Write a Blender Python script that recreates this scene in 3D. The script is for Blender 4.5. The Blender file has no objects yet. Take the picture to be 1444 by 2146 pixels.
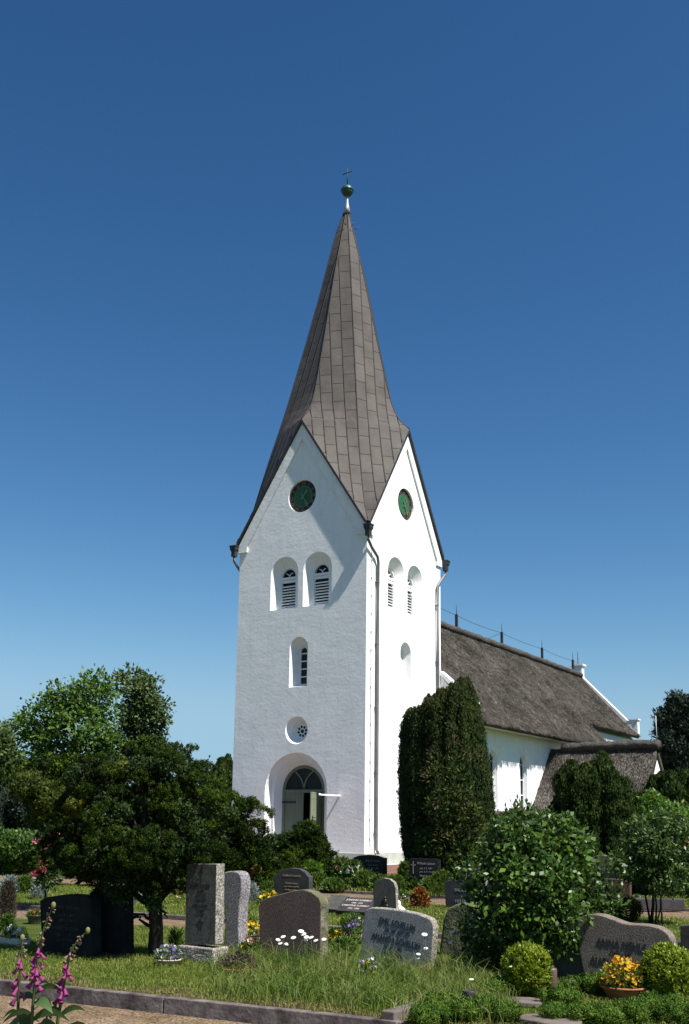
import bpy, bmesh, math, random
import numpy as np
from mathutils import Vector, Matrix

# ------------------------------------------------------------------ camera
SC = bpy.context.scene
COL = SC.collection
FPX, CY = 2157.288, 222.729            # focal length and vertical shift, in pixels of the 1444 x 2146 photograph
CAM = np.array([21.196, -35.005, 1.680])
PAN, TILT, ROLL = math.radians(32.429), math.radians(11.139), math.radians(0.743)
def cam_axes():
    cp, sp, ct, st = math.cos(PAN), math.sin(PAN), math.cos(TILT), math.sin(TILT)
    f = np.array([-sp*ct, cp*ct, st]); r = np.array([cp, sp, 0.0]); u = np.cross(r, f)
    cr, sr = math.cos(ROLL), math.sin(ROLL)
    return r*cr+u*sr, -r*sr+u*cr, f
R_, U_, F_ = cam_axes()
cd = bpy.data.cameras.new('camera'); co = bpy.data.objects.new('camera', cd); COL.objects.link(co)
co.matrix_world = Matrix(((R_[0], U_[0], -F_[0], CAM[0]), (R_[1], U_[1], -F_[1], CAM[1]), (R_[2], U_[2], -F_[2], CAM[2]), (0, 0, 0, 1)))
cd.sensor_fit = 'AUTO'; cd.sensor_width = 36.0
cd.lens = FPX/2146*36; cd.shift_y = CY/2146
cd.clip_start = 0.1; cd.clip_end = 5000
SC.camera = co

# ------------------------------------------------------------------ light
SUN = Vector((7.4, -1.25, 11.4)).normalized()
ELEV = math.asin(SUN.z)
w = bpy.data.worlds.new('World'); SC.world = w; w.use_nodes = True
nt = w.node_tree; bg = nt.nodes['Background']
sk = nt.nodes.new('ShaderNodeTexSky'); sk.sky_type = 'NISHITA'; sk.sun_disc = False
sk.sun_elevation = ELEV; sk.sun_rotation = math.atan2(SUN.x, SUN.y)
sk.altitude = 0; sk.air_density = 1.0; sk.dust_density = 0.2; sk.ozone_density = 4.5
# the clear polarised sky of the photograph is deeper and bluer than the standard one: each channel is raised to a power
sp = nt.nodes.new('ShaderNodeSeparateColor'); cb = nt.nodes.new('ShaderNodeCombineColor'); nt.links.new(sk.outputs[0], sp.inputs[0])
for i, (g, k, cap) in enumerate(((1.7, .447, 3.3), (1.36, .646, 5.5), (1.2, .778, 7.6))):
    p = nt.nodes.new('ShaderNodeMath'); p.operation = 'POWER'; p.inputs[1].default_value = g; nt.links.new(sp.outputs[i], p.inputs[0])
    q = nt.nodes.new('ShaderNodeMath'); q.operation = 'MULTIPLY'; q.inputs[1].default_value = k; nt.links.new(p.outputs[0], q.inputs[0]); m_ = nt.nodes.new('ShaderNodeMath'); m_.operation = 'SMOOTH_MIN'; m_.inputs[1].default_value = cap; m_.inputs[2].default_value = cap*.55
    nt.links.new(q.outputs[0], m_.inputs[0]); nt.links.new(m_.outputs[0], cb.inputs[i])
nt.links.new(cb.outputs[0], bg.inputs[0]); bg.inputs[1].default_value = 0.06
sl = bpy.data.lights.new('sun', 'SUN'); sl.energy = 5.0; sl.angle = math.radians(0.53); sl.color = (1.0, 0.955, 0.89)
so = bpy.data.objects.new('sun', sl); COL.objects.link(so); so.location = (30, -10, 60)
so.rotation_euler = (-SUN).to_track_quat('-Z', 'Y').to_euler()
SC.view_settings.view_transform = 'Standard'; SC.view_settings.look = 'None'
SC.view_settings.exposure = 0.8; SC.view_settings.gamma = 1.0
try:
    SC.cycles.use_denoising = True
    SC.cycles.max_bounces = 6; SC.cycles.diffuse_bounces = 3; SC.cycles.glossy_bounces = 2
    SC.cycles.transmission_bounces = 3; SC.cycles.transparent_max_bounces = 4
except Exception: pass

# ------------------------------------------------------------------ from photograph pixels to places in the world
def ray(x, y):
    d = F_*FPX + R_*(x-722) - U_*(y-1073-CY); return d/np.linalg.norm(d)
def on_plane(x, y, n, p0):
    d = ray(x, y); n = np.asarray(n, float); return CAM + d*(((np.asarray(p0, float)-CAM)@n)/(d@n))
def gp(x, y, z=0.0): return on_plane(x, y, (0, 0, 1), (0, 0, z))
def at(x, y, depth):
    d = ray(x, y); return CAM + d*(depth/(d@F_))
def depth_of(p): return float((np.asarray(p)-CAM)@F_)

# ------------------------------------------------------------------ materials
def nd(nt, t, **kw):
    n = nt.nodes.new(t)
    for k, v in kw.items(): setattr(n, k, v)
    return n
def new_mat(name):
    m = bpy.data.materials.new(name); m.use_nodes = True
    return m, m.node_tree, m.node_tree.nodes['Principled BSDF']
def mat(name, c1, c2=None, nscale=4.0, rough=0.8, spec=0.25, metal=0.0, bumps=(), stretch=(1, 1, 1), detail=6, c3=None, speck=0):
    m, t, b = new_mat(name); L = t.links
    tc = nd(t, 'ShaderNodeTexCoord'); mp = nd(t, 'ShaderNodeMapping'); mp.inputs['Scale'].default_value = stretch
    L.new(tc.outputs['Object'], mp.inputs[0])
    b.inputs['Roughness'].default_value = rough; b.inputs['Specular IOR Level'].default_value = spec; b.inputs['Metallic'].default_value = metal
    if c2 is None: b.inputs['Base Color'].default_value = (*c1, 1)
    else:
        n = nd(t, 'ShaderNodeTexNoise'); n.inputs['Scale'].default_value = nscale; n.inputs['Detail'].default_value = detail
        n.inputs['Roughness'].default_value = 0.62
        L.new(mp.outputs[0], n.inputs['Vector'])
        r = nd(t, 'ShaderNodeValToRGB'); e = r.color_ramp.elements
        e[0].position = 0.36; e[0].color = (*c1, 1); e[1].position = 0.66; e[1].color = (*c2, 1)
        if c3 is not None:
            k = e.new(0.52); k.color = (*c3, 1)
        L.new(n.outputs[0], r.inputs[0]); out = r.outputs[0]
        if speck:
            v = nd(t, 'ShaderNodeTexNoise'); v.inputs['Scale'].default_value = speck; v.inputs['Detail'].default_value = 1
            L.new(mp.outputs[0], v.inputs['Vector'])
            r2 = nd(t, 'ShaderNodeValToRGB'); e = r2.color_ramp.elements
            e[0].position = 0.4; e[0].color = (.45, .45, .45, 1); e[1].position = 0.62; e[1].color = (1.35, 1.35, 1.35, 1)
            L.new(v.outputs[0], r2.inputs[0])
            mx = nd(t, 'ShaderNodeMix', data_type='RGBA', blend_type='MULTIPLY'); mx.inputs[0].default_value = 1
            L.new(out, mx.inputs[6]); L.new(r2.outputs[0], mx.inputs[7]); out = mx.outputs[2]
        L.new(out, b.inputs['Base Color'])
    prev = None
    for sc, st, dist in bumps:
        n = nd(t, 'ShaderNodeTexNoise'); n.inputs['Scale'].default_value = sc; n.inputs['Detail'].default_value = 5
        L.new(mp.outputs[0], n.inputs['Vector'])
        bp = nd(t, 'ShaderNodeBump'); bp.inputs['Strength'].default_value = st; bp.inputs['Distance'].default_value = dist
        L.new(n.outputs[0], bp.inputs['Height'])
        if prev: L.new(prev.outputs[0], bp.inputs['Normal'])
        prev = bp
    if prev: L.new(prev.outputs[0], b.inputs['Normal'])
    return m
def leaf_mat(name, cols, trans=0.25, rough=0.55, spec=0.3, nscale=1.3, tcol=None):
    """leaves: the colour varies from leaf to leaf and slowly over the plant; some light passes through"""
    m, t, b = new_mat(name); L = t.links
    g = nd(t, 'ShaderNodeNewGeometry'); r = nd(t, 'ShaderNodeValToRGB'); e = r.color_ramp.elements
    while len(e) < len(cols): e.new(0.5)
    for i, c in enumerate(cols):
        e[i].position = i/max(1, len(cols)-1); e[i].color = (*c, 1)
    tc = nd(t, 'ShaderNodeTexCoord'); n = nd(t, 'ShaderNodeTexNoise'); n.inputs['Scale'].default_value = nscale; n.inputs['Detail'].default_value = 3
    L.new(tc.outputs['Object'], n.inputs['Vector'])
    a = nd(t, 'ShaderNodeMath', operation='MULTIPLY_ADD'); a.inputs[1].default_value = 1.6; a.inputs[2].default_value = -0.8
    L.new(n.outputs[0], a.inputs[0])
    s = nd(t, 'ShaderNodeMath', operation='ADD', use_clamp=True)
    L.new(g.outputs['Random Per Island'], s.inputs[0]); L.new(a.outputs[0], s.inputs[1]); L.new(s.outputs[0], r.inputs[0])
    L.new(r.outputs[0], b.inputs['Base Color'])
    b.inputs['Roughness'].default_value = rough; b.inputs['Specular IOR Level'].default_value = spec
    tr = nd(t, 'ShaderNodeBsdfTranslucent'); mx = nd(t, 'ShaderNodeMixShader'); mx.inputs[0].default_value = trans
    if tcol: tr.inputs[0].default_value = (*tcol, 1)
    else:
        hs = nd(t, 'ShaderNodeHueSaturation'); hs.inputs['Value'].default_value = 1.5; hs.inputs['Hue'].default_value = 0.485
        L.new(r.outputs[0], hs.inputs['Color']); L.new(hs.outputs[0], tr.inputs[0])
    L.new(b.outputs[0], mx.inputs[1]); L.new(tr.outputs[0], mx.inputs[2])
    L.new(mx.outputs[0], t.nodes['Material Output'].inputs[0])
    return m

M = {}
def plaster_mat():
    m, t, b = new_mat('plaster'); L = t.links; tc = nd(t, 'ShaderNodeTexCoord')
    def noise(scale, det, st=(1, 1, 1)):
        mp = nd(t, 'ShaderNodeMapping'); mp.inputs['Scale'].default_value = st; L.new(tc.outputs['Object'], mp.inputs[0])
        n = nd(t, 'ShaderNodeTexNoise'); n.inputs['Scale'].default_value = scale; n.inputs['Detail'].default_value = det; L.new(mp.outputs[0], n.inputs['Vector']); return n
    def ramp(src, p0, c0, p1, c1):
        r = nd(t, 'ShaderNodeValToRGB'); e = r.color_ramp.elements; e[0].position = p0; e[0].color = (*c0, 1); e[1].position = p1; e[1].color = (*c1, 1); L.new(src.outputs[0], r.inputs[0]); return r.outputs[0]
    def mul(a_, b_):
        x = nd(t, 'ShaderNodeMix', data_type='RGBA', blend_type='MULTIPLY'); x.inputs[0].default_value = 1; L.new(a_, x.inputs[6]); L.new(b_, x.inputs[7]); return x.outputs[2]
    c = ramp(noise(.7, 6), .3, (.79, .79, .785), .7, (.87, .865, .855))
    c = mul(c, ramp(noise(2.2, 5, (1.6, 1.6, .12)), .3, (.93, .935, .93), .5, (1, 1, 1)))
    c = mul(c, ramp(noise(5, 8),   .28, (.92, .925, .93), .46, (1, 1, 1)))
    L.new(c, b.inputs['Base Color']); b.inputs['Roughness'].default_value = .9; b.inputs['Specular IOR Level'].default_value = .1
    p = None
    for n, st, ds in ((noise(.8, 5), .3, .05), (noise(2.6, 8, (.8, .8, 1.5)), .2, .03), (noise(8, 7), .3, .02), (noise(30, 4), .5, .012)):
        bp = nd(t, 'ShaderNodeBump'); bp.inputs['Strength'].default_value = st; bp.inputs['Distance'].default_value = ds; L.new(n.outputs[0], bp.inputs['Height'])
        if p: L.new(p.outputs[0], bp.inputs['Normal'])
        p = bp
    L.new(p.outputs[0], b.inputs['Normal']); return m
M['plaster'] = plaster_mat()
M['white'] = mat('white_paint', (.76, .77, .77), (.8, .8, .8), 3, 0.6, 0.2, bumps=((30, .15, .01),))
M['plinth'] = mat('plinth', (.34, .36, .31), (.42, .43, .37), 2.5, 0.9, 0.1, bumps=((20, .3, .02),))
M['dark_metal'] = mat('dark_metal', (.022, .022, .025), (.04, .04, .042), 4, 0.5, 0.4)
M['pipe'] = mat('pipe_zinc', (.13, .125, .125), (.18, .17, .17), 3, 0.5, 0.4, metal=.2)
M['lead'] = mat('lead', (.3, .31, .33), (.38, .39, .4), 3, 0.5, 0.4, metal=.3)
M['green_copper'] = mat('green_copper', (.02, .06, .045), (.035, .09, .07), 3, 0.45, 0.4, metal=.2)
M['gold'] = mat('gold', (.22, .185, .09), (.28, .235, .12), 3, 0.35, 0.5, metal=.5)
M['dial_black'] = mat('dial_black', (.018, .017, .017), (.03, .028, .026), 8, 0.6, 0.3)
M['dial_green'] = mat('dial_green', (.016, .098, .042), (.024, .125, .056), 5, 0.6, 0.3)
M['glass'] = mat('window_glass', (.010, .012, .014), (.02, .023, .026), 2.5, 0.3, 0.2)
M['dark_in'] = mat('interior_shade', (.012, .011, .01), (.02, .018, .016), 3, 0.9, 0.1)
M['door'] = mat('door_paint', (.15, .175, .12), (.19, .215, .15), 5, 0.6, 0.2, stretch=(1, 1, .15), bumps=((12, .2, .01),))
def thatch_mat(name, sx, sy, moss=0.0):
    m, t, b = new_mat(name); L = t.links; tc = nd(t, 'ShaderNodeTexCoord')
    def noise(scale, det, st=(1, 1, 1), rough=.65):
        mp = nd(t, 'ShaderNodeMapping'); mp.inputs['Scale'].default_value = st; L.new(tc.outputs['Object'], mp.inputs[0])
        n = nd(t, 'ShaderNodeTexNoise'); n.inputs['Scale'].default_value = scale; n.inputs['Detail'].default_value = det; n.inputs['Roughness'].default_value = rough
        L.new(mp.outputs[0], n.inputs['Vector']); return n
    def ramp(src, stops):
        r = nd(t, 'ShaderNodeValToRGB'); e = r.color_ramp.elements
        while len(e) < len(stops): e.new(.5)
        for k, (p, c) in enumerate(stops): e[k].position = p; e[k].color = (*c, 1)
        L.new(src.outputs[0], r.inputs[0]); return r.outputs[0]
    def mul(a_, b_):
        x = nd(t, 'ShaderNodeMix', data_type='RGBA', blend_type='MULTIPLY'); x.inputs[0].default_value = 1; L.new(a_, x.inputs[6]); L.new(b_, x.inputs[7]); return x.outputs[2]
    fine = noise(21, 12, (1, 1, .9), .85)
    col = ramp(fine, [(.36, (.013, .012, .011)), (.46, (.045, .041, .0365)), (.54, (.078, .072, .065)), (.66, (.2, .19, .176))])
    col = mul(col, ramp(noise(.55, 6), [(.3, (.68, .64, .59)), (.5, (1, .98, .96)), (.72, (1.22, 1.22, 1.22))]))
    col = mul(col, ramp(noise(2.3, 5, (1, 1, .35)), [(.35, (.8, .78, .75)), (.6, (1.1, 1.1, 1.1))]))
    if moss:
        st = ramp(noise(3.2, 4, (3.2, .3, .22)), [(.52, (1, 1, 1)), (.64, (1.4, 1.35, 1.15)), (.78, (.9, .95, .6))]); col = mul(col, st)
    L.new(col, b.inputs['Base Color']); b.inputs['Roughness'].default_value = .95; b.inputs['Specular IOR Level'].default_value = .05
    p = None
    for n, st, ds in ((noise(7, 6), .5, .05), (fine, 1.0, .045)):
        bp = nd(t, 'ShaderNodeBump'); bp.inputs['Strength'].default_value = st; bp.inputs['Distance'].default_value = ds; L.new(n.outputs[0], bp.inputs['Height'])
        if p: L.new(p.outputs[0], bp.inputs['Normal'])
        p = bp
    L.new(p.outputs[0], b.inputs['Normal']); return m
M['thatch'] = thatch_mat('thatch', .55, 1.3); M['thatch_porch'] = thatch_mat('thatch_porch', 1.3, .55, 1.0)
M['heather'] = mat('ridge_heather', (.03, .027, .025), (.11, .1, .092), 16, 0.95, 0.08, stretch=(1, 1, .6), bumps=((18, .9, .06),))
M['soffit'] = mat('soffit_boards', (.55, .5, .42), (.62, .58, .5), 4, 0.8, 0.1)
M['bark'] = mat('bark', (.014, .011, .009), (.036, .029, .023), 7, 0.95, 0.1, stretch=(1, 1, .25), bumps=((14, .9, .03),))
M['stem'] = mat('plant_stem', (.045, .075, .02), (.07, .1, .03), 6, 0.6, 0.3)
M['sand'] = mat('sand_path', (.135, .095, .055), (.21, .155, .1), 3, 0.95, 0.1, c3=(.175, .126, .078), detail=10, bumps=((60, .5, .01), (9, .3, .02)), speck=55)
M['kerb'] = mat('kerb_concrete', (.055, .042, .042), (.2, .17, .158), 5, 0.95, 0.1, detail=9, bumps=((30, .5, .012),))
M['soil'] = mat('ground_soil', (.05, .06, .02), (.11, .1, .045), 2.5, 0.95, 0.1, bumps=((12, .4, .03),))
M['grass_base'] = mat('grass_base', (.03, .055, .008), (.075, .095, .016), 1.6, 0.95, 0.1, c3=(.052, .075, .012), detail=10, bumps=((40, .8, .03),))
M['paving'] = mat('brick_paving', (.16, .075, .055), (.23, .12, .09), 3.5, 0.9, 0.1, detail=8, bumps=((25, .4, .01),))
M['concrete'] = mat('pale_concrete', (.5, .49, .46), (.6, .58, .55), 4, 0.9, 0.1, bumps=((25, .3, .01),))
M['granite_dark'] = mat('granite_dark', (.062, .06, .054), (.1, .098, .088), 9, 0.75, 0.25, speck=120, bumps=((40, .25, .006),))
M['granite_rough'] = mat('granite_rough', (.2, .185, .16), (.36, .33, .28), 12, 0.9, 0.2, speck=60, bumps=((16, 1.0, .03),))
M['granite_grey'] = mat('granite_grey', (.19, .19, .19), (.27, .27, .265), 10, 0.75, 0.25, speck=90, bumps=((40, .3, .006),))
M['granite_pink'] = mat('granite_pink', (.105, .072, .06), (.15, .105, .088), 3, 0.75, 0.25, stretch=(1, 1, .25), speck=160, bumps=((30, .3, .008),))
M['granite_tan'] = mat('granite_tan', (.14, .112, .092), (.2, .165, .135), 9, 0.8, 0.25, speck=85, bumps=((35, .35, .008),))
M['granite_mauve'] = mat('granite_mauve', (.2, .185, .195), (.28, .262, .275), 5, 0.8, 0.2, speck=60, bumps=((20, .3, .008),))
M['granite_black'] = mat('granite_black', (.014, .013, .014), (.024, .022, .022), 8, 0.22, 0.5)
M['granite_red'] = mat('granite_red', (.10, .05, .036), (.16, .085, .06), 6, 0.7, 0.3, speck=70)
M['boulder'] = mat('boulder', (.10, .095, .075), (.22, .2, .16), 5, 0.95, 0.1, bumps=((10, 1.0, .04), (40, .5, .01)), c3=(.11, .12, .06))
M['step_stone'] = mat('step_stone', (.1, .085, .075), (.16, .135, .12), 5, 0.9, 0.1, bumps=((20, .3, .01),))
M['granite_shaded'] = mat('granite_shaded', (.012, .012, .013), (.024, .023, .024), 5, 0.8, 0.1)  # granite blackened: the shade under the cypress is put into its colour
M['letter_shaded'] = mat('letter_shaded', (.05, .05, .052), (.07, .07, .07), 5, 0.8, 0.1)  # lettering dimmed in colour to go with that painted shade
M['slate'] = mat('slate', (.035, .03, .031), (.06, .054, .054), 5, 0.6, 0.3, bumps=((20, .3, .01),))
M['letter_dark'] = mat('letter_dark', (.02, .019, .02), (.03, .03, .03), 8, 0.5, 0.4)
M['letter_grey'] = mat('letter_grey', (.26, .26, .26), (.32, .32, .32), 8, 0.6, 0.3)
M['letter_gold'] = mat('letter_gold', (.34, .24, .12), (.42, .3, .16), 8, 0.5, 0.4)
M['letter_white'] = mat('letter_white', (.5, .46, .42), (.6, .56, .5), 8, 0.6, 0.3)
M['terracotta'] = mat('terracotta', (.26, .1, .05), (.36, .155, .085), 6, 0.85, 0.2, bumps=((20, .3, .01),))
M['ceramic'] = mat('ceramic_cream', (.5, .42, .33), (.58, .5, .4), 6, 0.5, 0.4)
M['ceramic_dark'] = mat('ceramic_dark', (.035, .028, .028), (.06, .05, .048), 6, 0.3, 0.5)
M['porcelain'] = mat('porcelain', (.78, .78, .76), (.82, .82, .8), 6, 0.3, 0.5)
M['bronze'] = mat('bronze', (.018, .015, .012), (.035, .03, .024), 8, 0.4, 0.5, metal=.4)
M['lantern'] = mat('lantern_brown', (.09, .06, .05), (.14, .095, .08), 5, 0.4, 0.4)
M['wood'] = mat('stake_wood', (.05, .055, .04), (.09, .09, .07), 6, 0.9, 0.1)
# leaves
M['l_cypress'] = leaf_mat('cypress_spray', [(.004, .009, .002), (.009, .02, .003), (.02, .04, .004), (.066, .1, .008)], .1, .7, .06)
M['l_gold'] = leaf_mat('golden_spray', [(.04, .065, .006), (.1, .12, .01), (.18, .19, .02)], .15, .6, .2)
M['l_yew'] = leaf_mat('yew_needle', [(.010, .022, .008), (.020, .036, .012), (.032, .054, .016), (.05, .07, .02)], .08, .7, .06)
M['l_yewcol'] = leaf_mat('yew_columns', [(.008, .017, .005), (.017, .03, .008), (.032, .05, .011), (.06, .075, .018)], .08, .65, .1)
M['l_yewtip'] = leaf_mat('yew_tip', [(.045, .04, .012), (.075, .06, .02), (.06, .07, .016)], .15, .6, .2)
M['l_yew2'] = leaf_mat('yew_fresh', [(.008, .018, .004), (.017, .033, .006), (.032, .054, .009), (.065, .09, .016)], .1, .65, .1)
M['l_tree'] = leaf_mat('tree_leaf', [(.035, .08, .012), (.055, .115, .016), (.075, .15, .022), (.11, .18, .03)], .3, .55, .3, nscale=.35)
M['l_tree2'] = leaf_mat('tree_leaf_dusty', [(.035, .07, .018), (.055, .095, .024), (.08, .125, .034), (.11, .15, .05)], .3, .55, .3, nscale=.35)
M['l_conifer'] = leaf_mat('conifer_needle', [(.010, .02, .012), (.018, .032, .018), (.028, .045, .024)], .06, .6, .2)
M['l_pine'] = leaf_mat('pine_needle', [(.010, .018, .012), (.018, .030, .018), (.035, .05, .03)], .06, .6, .2)
M['l_shrub'] = leaf_mat('shrub_leaf', [(.02, .05, .007), (.036, .082, .011), (.058, .12, .016), (.1, .165, .03)], .3, .4, .4)
M['l_rhodo'] = leaf_mat('rhododendron_leaf', [(.016, .038, .007), (.03, .064, .01), (.05, .092, .016), (.085, .14, .03)], .2, .42, .35)
M['l_bright'] = leaf_mat('fresh_leaf', [(.045, .115, .012), (.08, .165, .018), (.13, .22, .028)], .35, .45, .3)
M['l_box'] = leaf_mat('box_leaf', [(.075, .12, .006), (.15, .21, .01), (.24, .3, .02)], .25, .4, .35, nscale=6)
M['l_juniper'] = leaf_mat('juniper_spray', [(.018, .05, .007), (.04, .09, .012), (.08, .145, .018), (.13, .19, .03)], .12, .7, .08, nscale=3)
M['l_herb'] = leaf_mat('herb_leaf', [(.03, .07, .01), (.055, .11, .016), (.085, .15, .022), (.13, .19, .04)], .3, .5, .3, nscale=2)
M['l_olive'] = leaf_mat('olive_leaf', [(.022, .036, .006), (.042, .06, .009), (.075, .095, .016)], .2, .65, .1, nscale=2)
M['l_silver'] = leaf_mat('silver_leaf', [(.16, .19, .16), (.26, .29, .26), (.38, .4, .37)], .2, .6, .2, nscale=3)
M['l_heath'] = leaf_mat('heath_leaf', [(.05, .038, .032), (.085, .062, .052), (.06, .07, .03)], .15, .7, .15, nscale=3)
M['l_grass'] = leaf_mat('grass_blade', [(.065, .115, .012), (.115, .165, .018), (.17, .21, .03), (.24, .23, .07)], .3, .55, .25, nscale=1.2)
M['l_meadow'] = leaf_mat('meadow_blade', [(.05, .105, .012), (.085, .145, .018), (.13, .185, .026), (.22, .21, .08)], .3, .55, .25, nscale=1.5)
M['l_foxleaf'] = leaf_mat('foxglove_leaf', [(.03, .07, .02), (.05, .1, .03), (.075, .13, .045)], .25, .5, .3, nscale=4)
def petal(name, cols, trans=.25): return leaf_mat(name, cols, trans, .6, .15, nscale=.01)
M['p_white'] = petal('white_petal', [(.72, .72, .7), (.8, .8, .78)])
M['p_yellow'] = petal('yellow_petal', [(.6, .36, .02), (.7, .5, .03), (.72, .55, .06)])
M['p_orange'] = petal('orange_petal', [(.45, .12, .01), (.62, .28, .015), (.7, .42, .02), (.25, .05, .02)])
M['p_pink'] = petal('pink_petal', [(.55, .1, .17), (.65, .2, .25), (.7, .36, .36)])
M['p_rose'] = petal('rose_petal', [(.42, .04, .09), (.6, .1, .16), (.66, .3, .26)])
M['p_red'] = petal('red_petal', [(.4, .03, .015), (.5, .08, .03), (.5, .16, .04)])
M['p_violet'] = petal('violet_petal', [(.09, .045, .25), (.16, .09, .36), (.3, .22, .5)])
M['p_mixed'] = petal('mixed_petal', [(.75, .75, .72), (.12, .06, .28), (.7, .68, .72), (.2, .12, .4), (.78, .78, .74)])
M['p_pansy'] = petal('pansy_petal', [(.7, .48, .03), (.74, .74, .7), (.72, .52, .04), (.3, .25, .5), (.6, .3, .02)])
M['p_coleus'] = petal('coleus_leaf', [(.16, .02, .012), (.26, .06, .014), (.3, .2, .03), (.1, .02, .015), (.12, .16, .02)])
M['p_fox'] = petal('foxglove_bell', [(.2, .02, .12), (.3, .045, .18), (.36, .1, .24)], .3)
M['p_foxbud'] = petal('foxglove_bud', [(.14, .17, .06), (.22, .2, .1), (.32, .14, .18)], .2)

def spire_mat():
    m, t, b = new_mat('spire_copper'); L = t.links
    uv = nd(t, 'ShaderNodeUVMap'); br = nd(t, 'ShaderNodeTexBrick'); br.offset = .5; br.squash = 1.0
    L.new(uv.outputs[0], br.inputs['Vector'])
    br.inputs['Scale'].default_value = 1.0; br.inputs['Brick Width'].default_value = 1.0; br.inputs['Row Height'].default_value = .5
    br.inputs['Mortar Size'].default_value = .019; br.inputs['Mortar Smooth'].default_value = .1; br.inputs['Bias'].default_value = 0
    br.inputs['Color1'].default_value = (.076, .067, .06, 1); br.inputs['Color2'].default_value = (.09, .081, .073, 1); br.inputs['Mortar'].default_value = (.018, .015, .014, 1)
    tc = nd(t, 'ShaderNodeTexCoord'); n = nd(t, 'ShaderNodeTexNoise'); n.inputs['Scale'].default_value = 1.1; n.inputs['Detail'].default_value = 7
    L.new(tc.outputs['Object'], n.inputs['Vector'])
    r = nd(t, 'ShaderNodeValToRGB'); e = r.color_ramp.elements; e[0].position = .3; e[0].color = (.78, .77, .78, 1); e[1].position = .7; e[1].color = (1.22, 1.2, 1.18, 1)
    L.new(n.outputs[0], r.inputs[0])
    mx = nd(t, 'ShaderNodeMix', data_type='RGBA', blend_type='MULTIPLY'); mx.inputs[0].default_value = 1
    L.new(br.outputs[0], mx.inputs[6]); L.new(r.outputs[0], mx.inputs[7])
    L.new(mx.outputs[2], b.inputs['Base Color'])
    b.inputs['Roughness'].default_value = .7; b.inputs['Metallic'].default_value = 0; b.inputs['Specular IOR Level'].default_value = .2
    bp = nd(t, 'ShaderNodeBump'); bp.inputs['Strength'].default_value = .5; bp.inputs['Distance'].default_value = .02; bp.invert = True
    L.new(br.outputs['Fac'], bp.inputs['Height'])
    n2 = nd(t, 'ShaderNodeTexNoise'); n2.inputs['Scale'].default_value = 2.5; L.new(tc.outputs['Object'], n2.inputs['Vector'])
    bp2 = nd(t, 'ShaderNodeBump'); bp2.inputs['Strength'].default_value = .25; bp2.inputs['Distance'].default_value = .06
    L.new(n2.outputs[0], bp2.inputs['Height']); L.new(bp.outputs[0], bp2.inputs['Normal']); L.new(bp2.outputs[0], b.inputs['Normal'])
    return m
M['spire'] = spire_mat()

# ------------------------------------------------------------------ objects
def tag(o, label=None, cat=None, group=None, kind=None):
    if label: o['label'] = label
    if cat: o['category'] = cat
    if group: o['group'] = group
    if kind: o['kind'] = kind
    return o
def thing(name, label, cat, loc=(0, 0, 0), rz=0.0, group=None):
    o = bpy.data.objects.new(name, None); COL.objects.link(o); o.location = loc; o.rotation_euler = (0, 0, rz); o.empty_display_size = .2
    return tag(o, label, cat, group)
def put(name, me, m, parent=None):
    if m is not None and not me.materials: me.materials.append(m if not isinstance(m, str) else M[m])
    o = bpy.data.objects.new(name, me); COL.objects.link(o)
    if parent is not None: o.parent = parent
    return o
def copy_tree(o, parent=None):
    c = o.copy(); COL.objects.link(c)
    if parent is not None: c.parent = parent
    for ch in list(o.children): copy_tree(ch, c)
    return c

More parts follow.
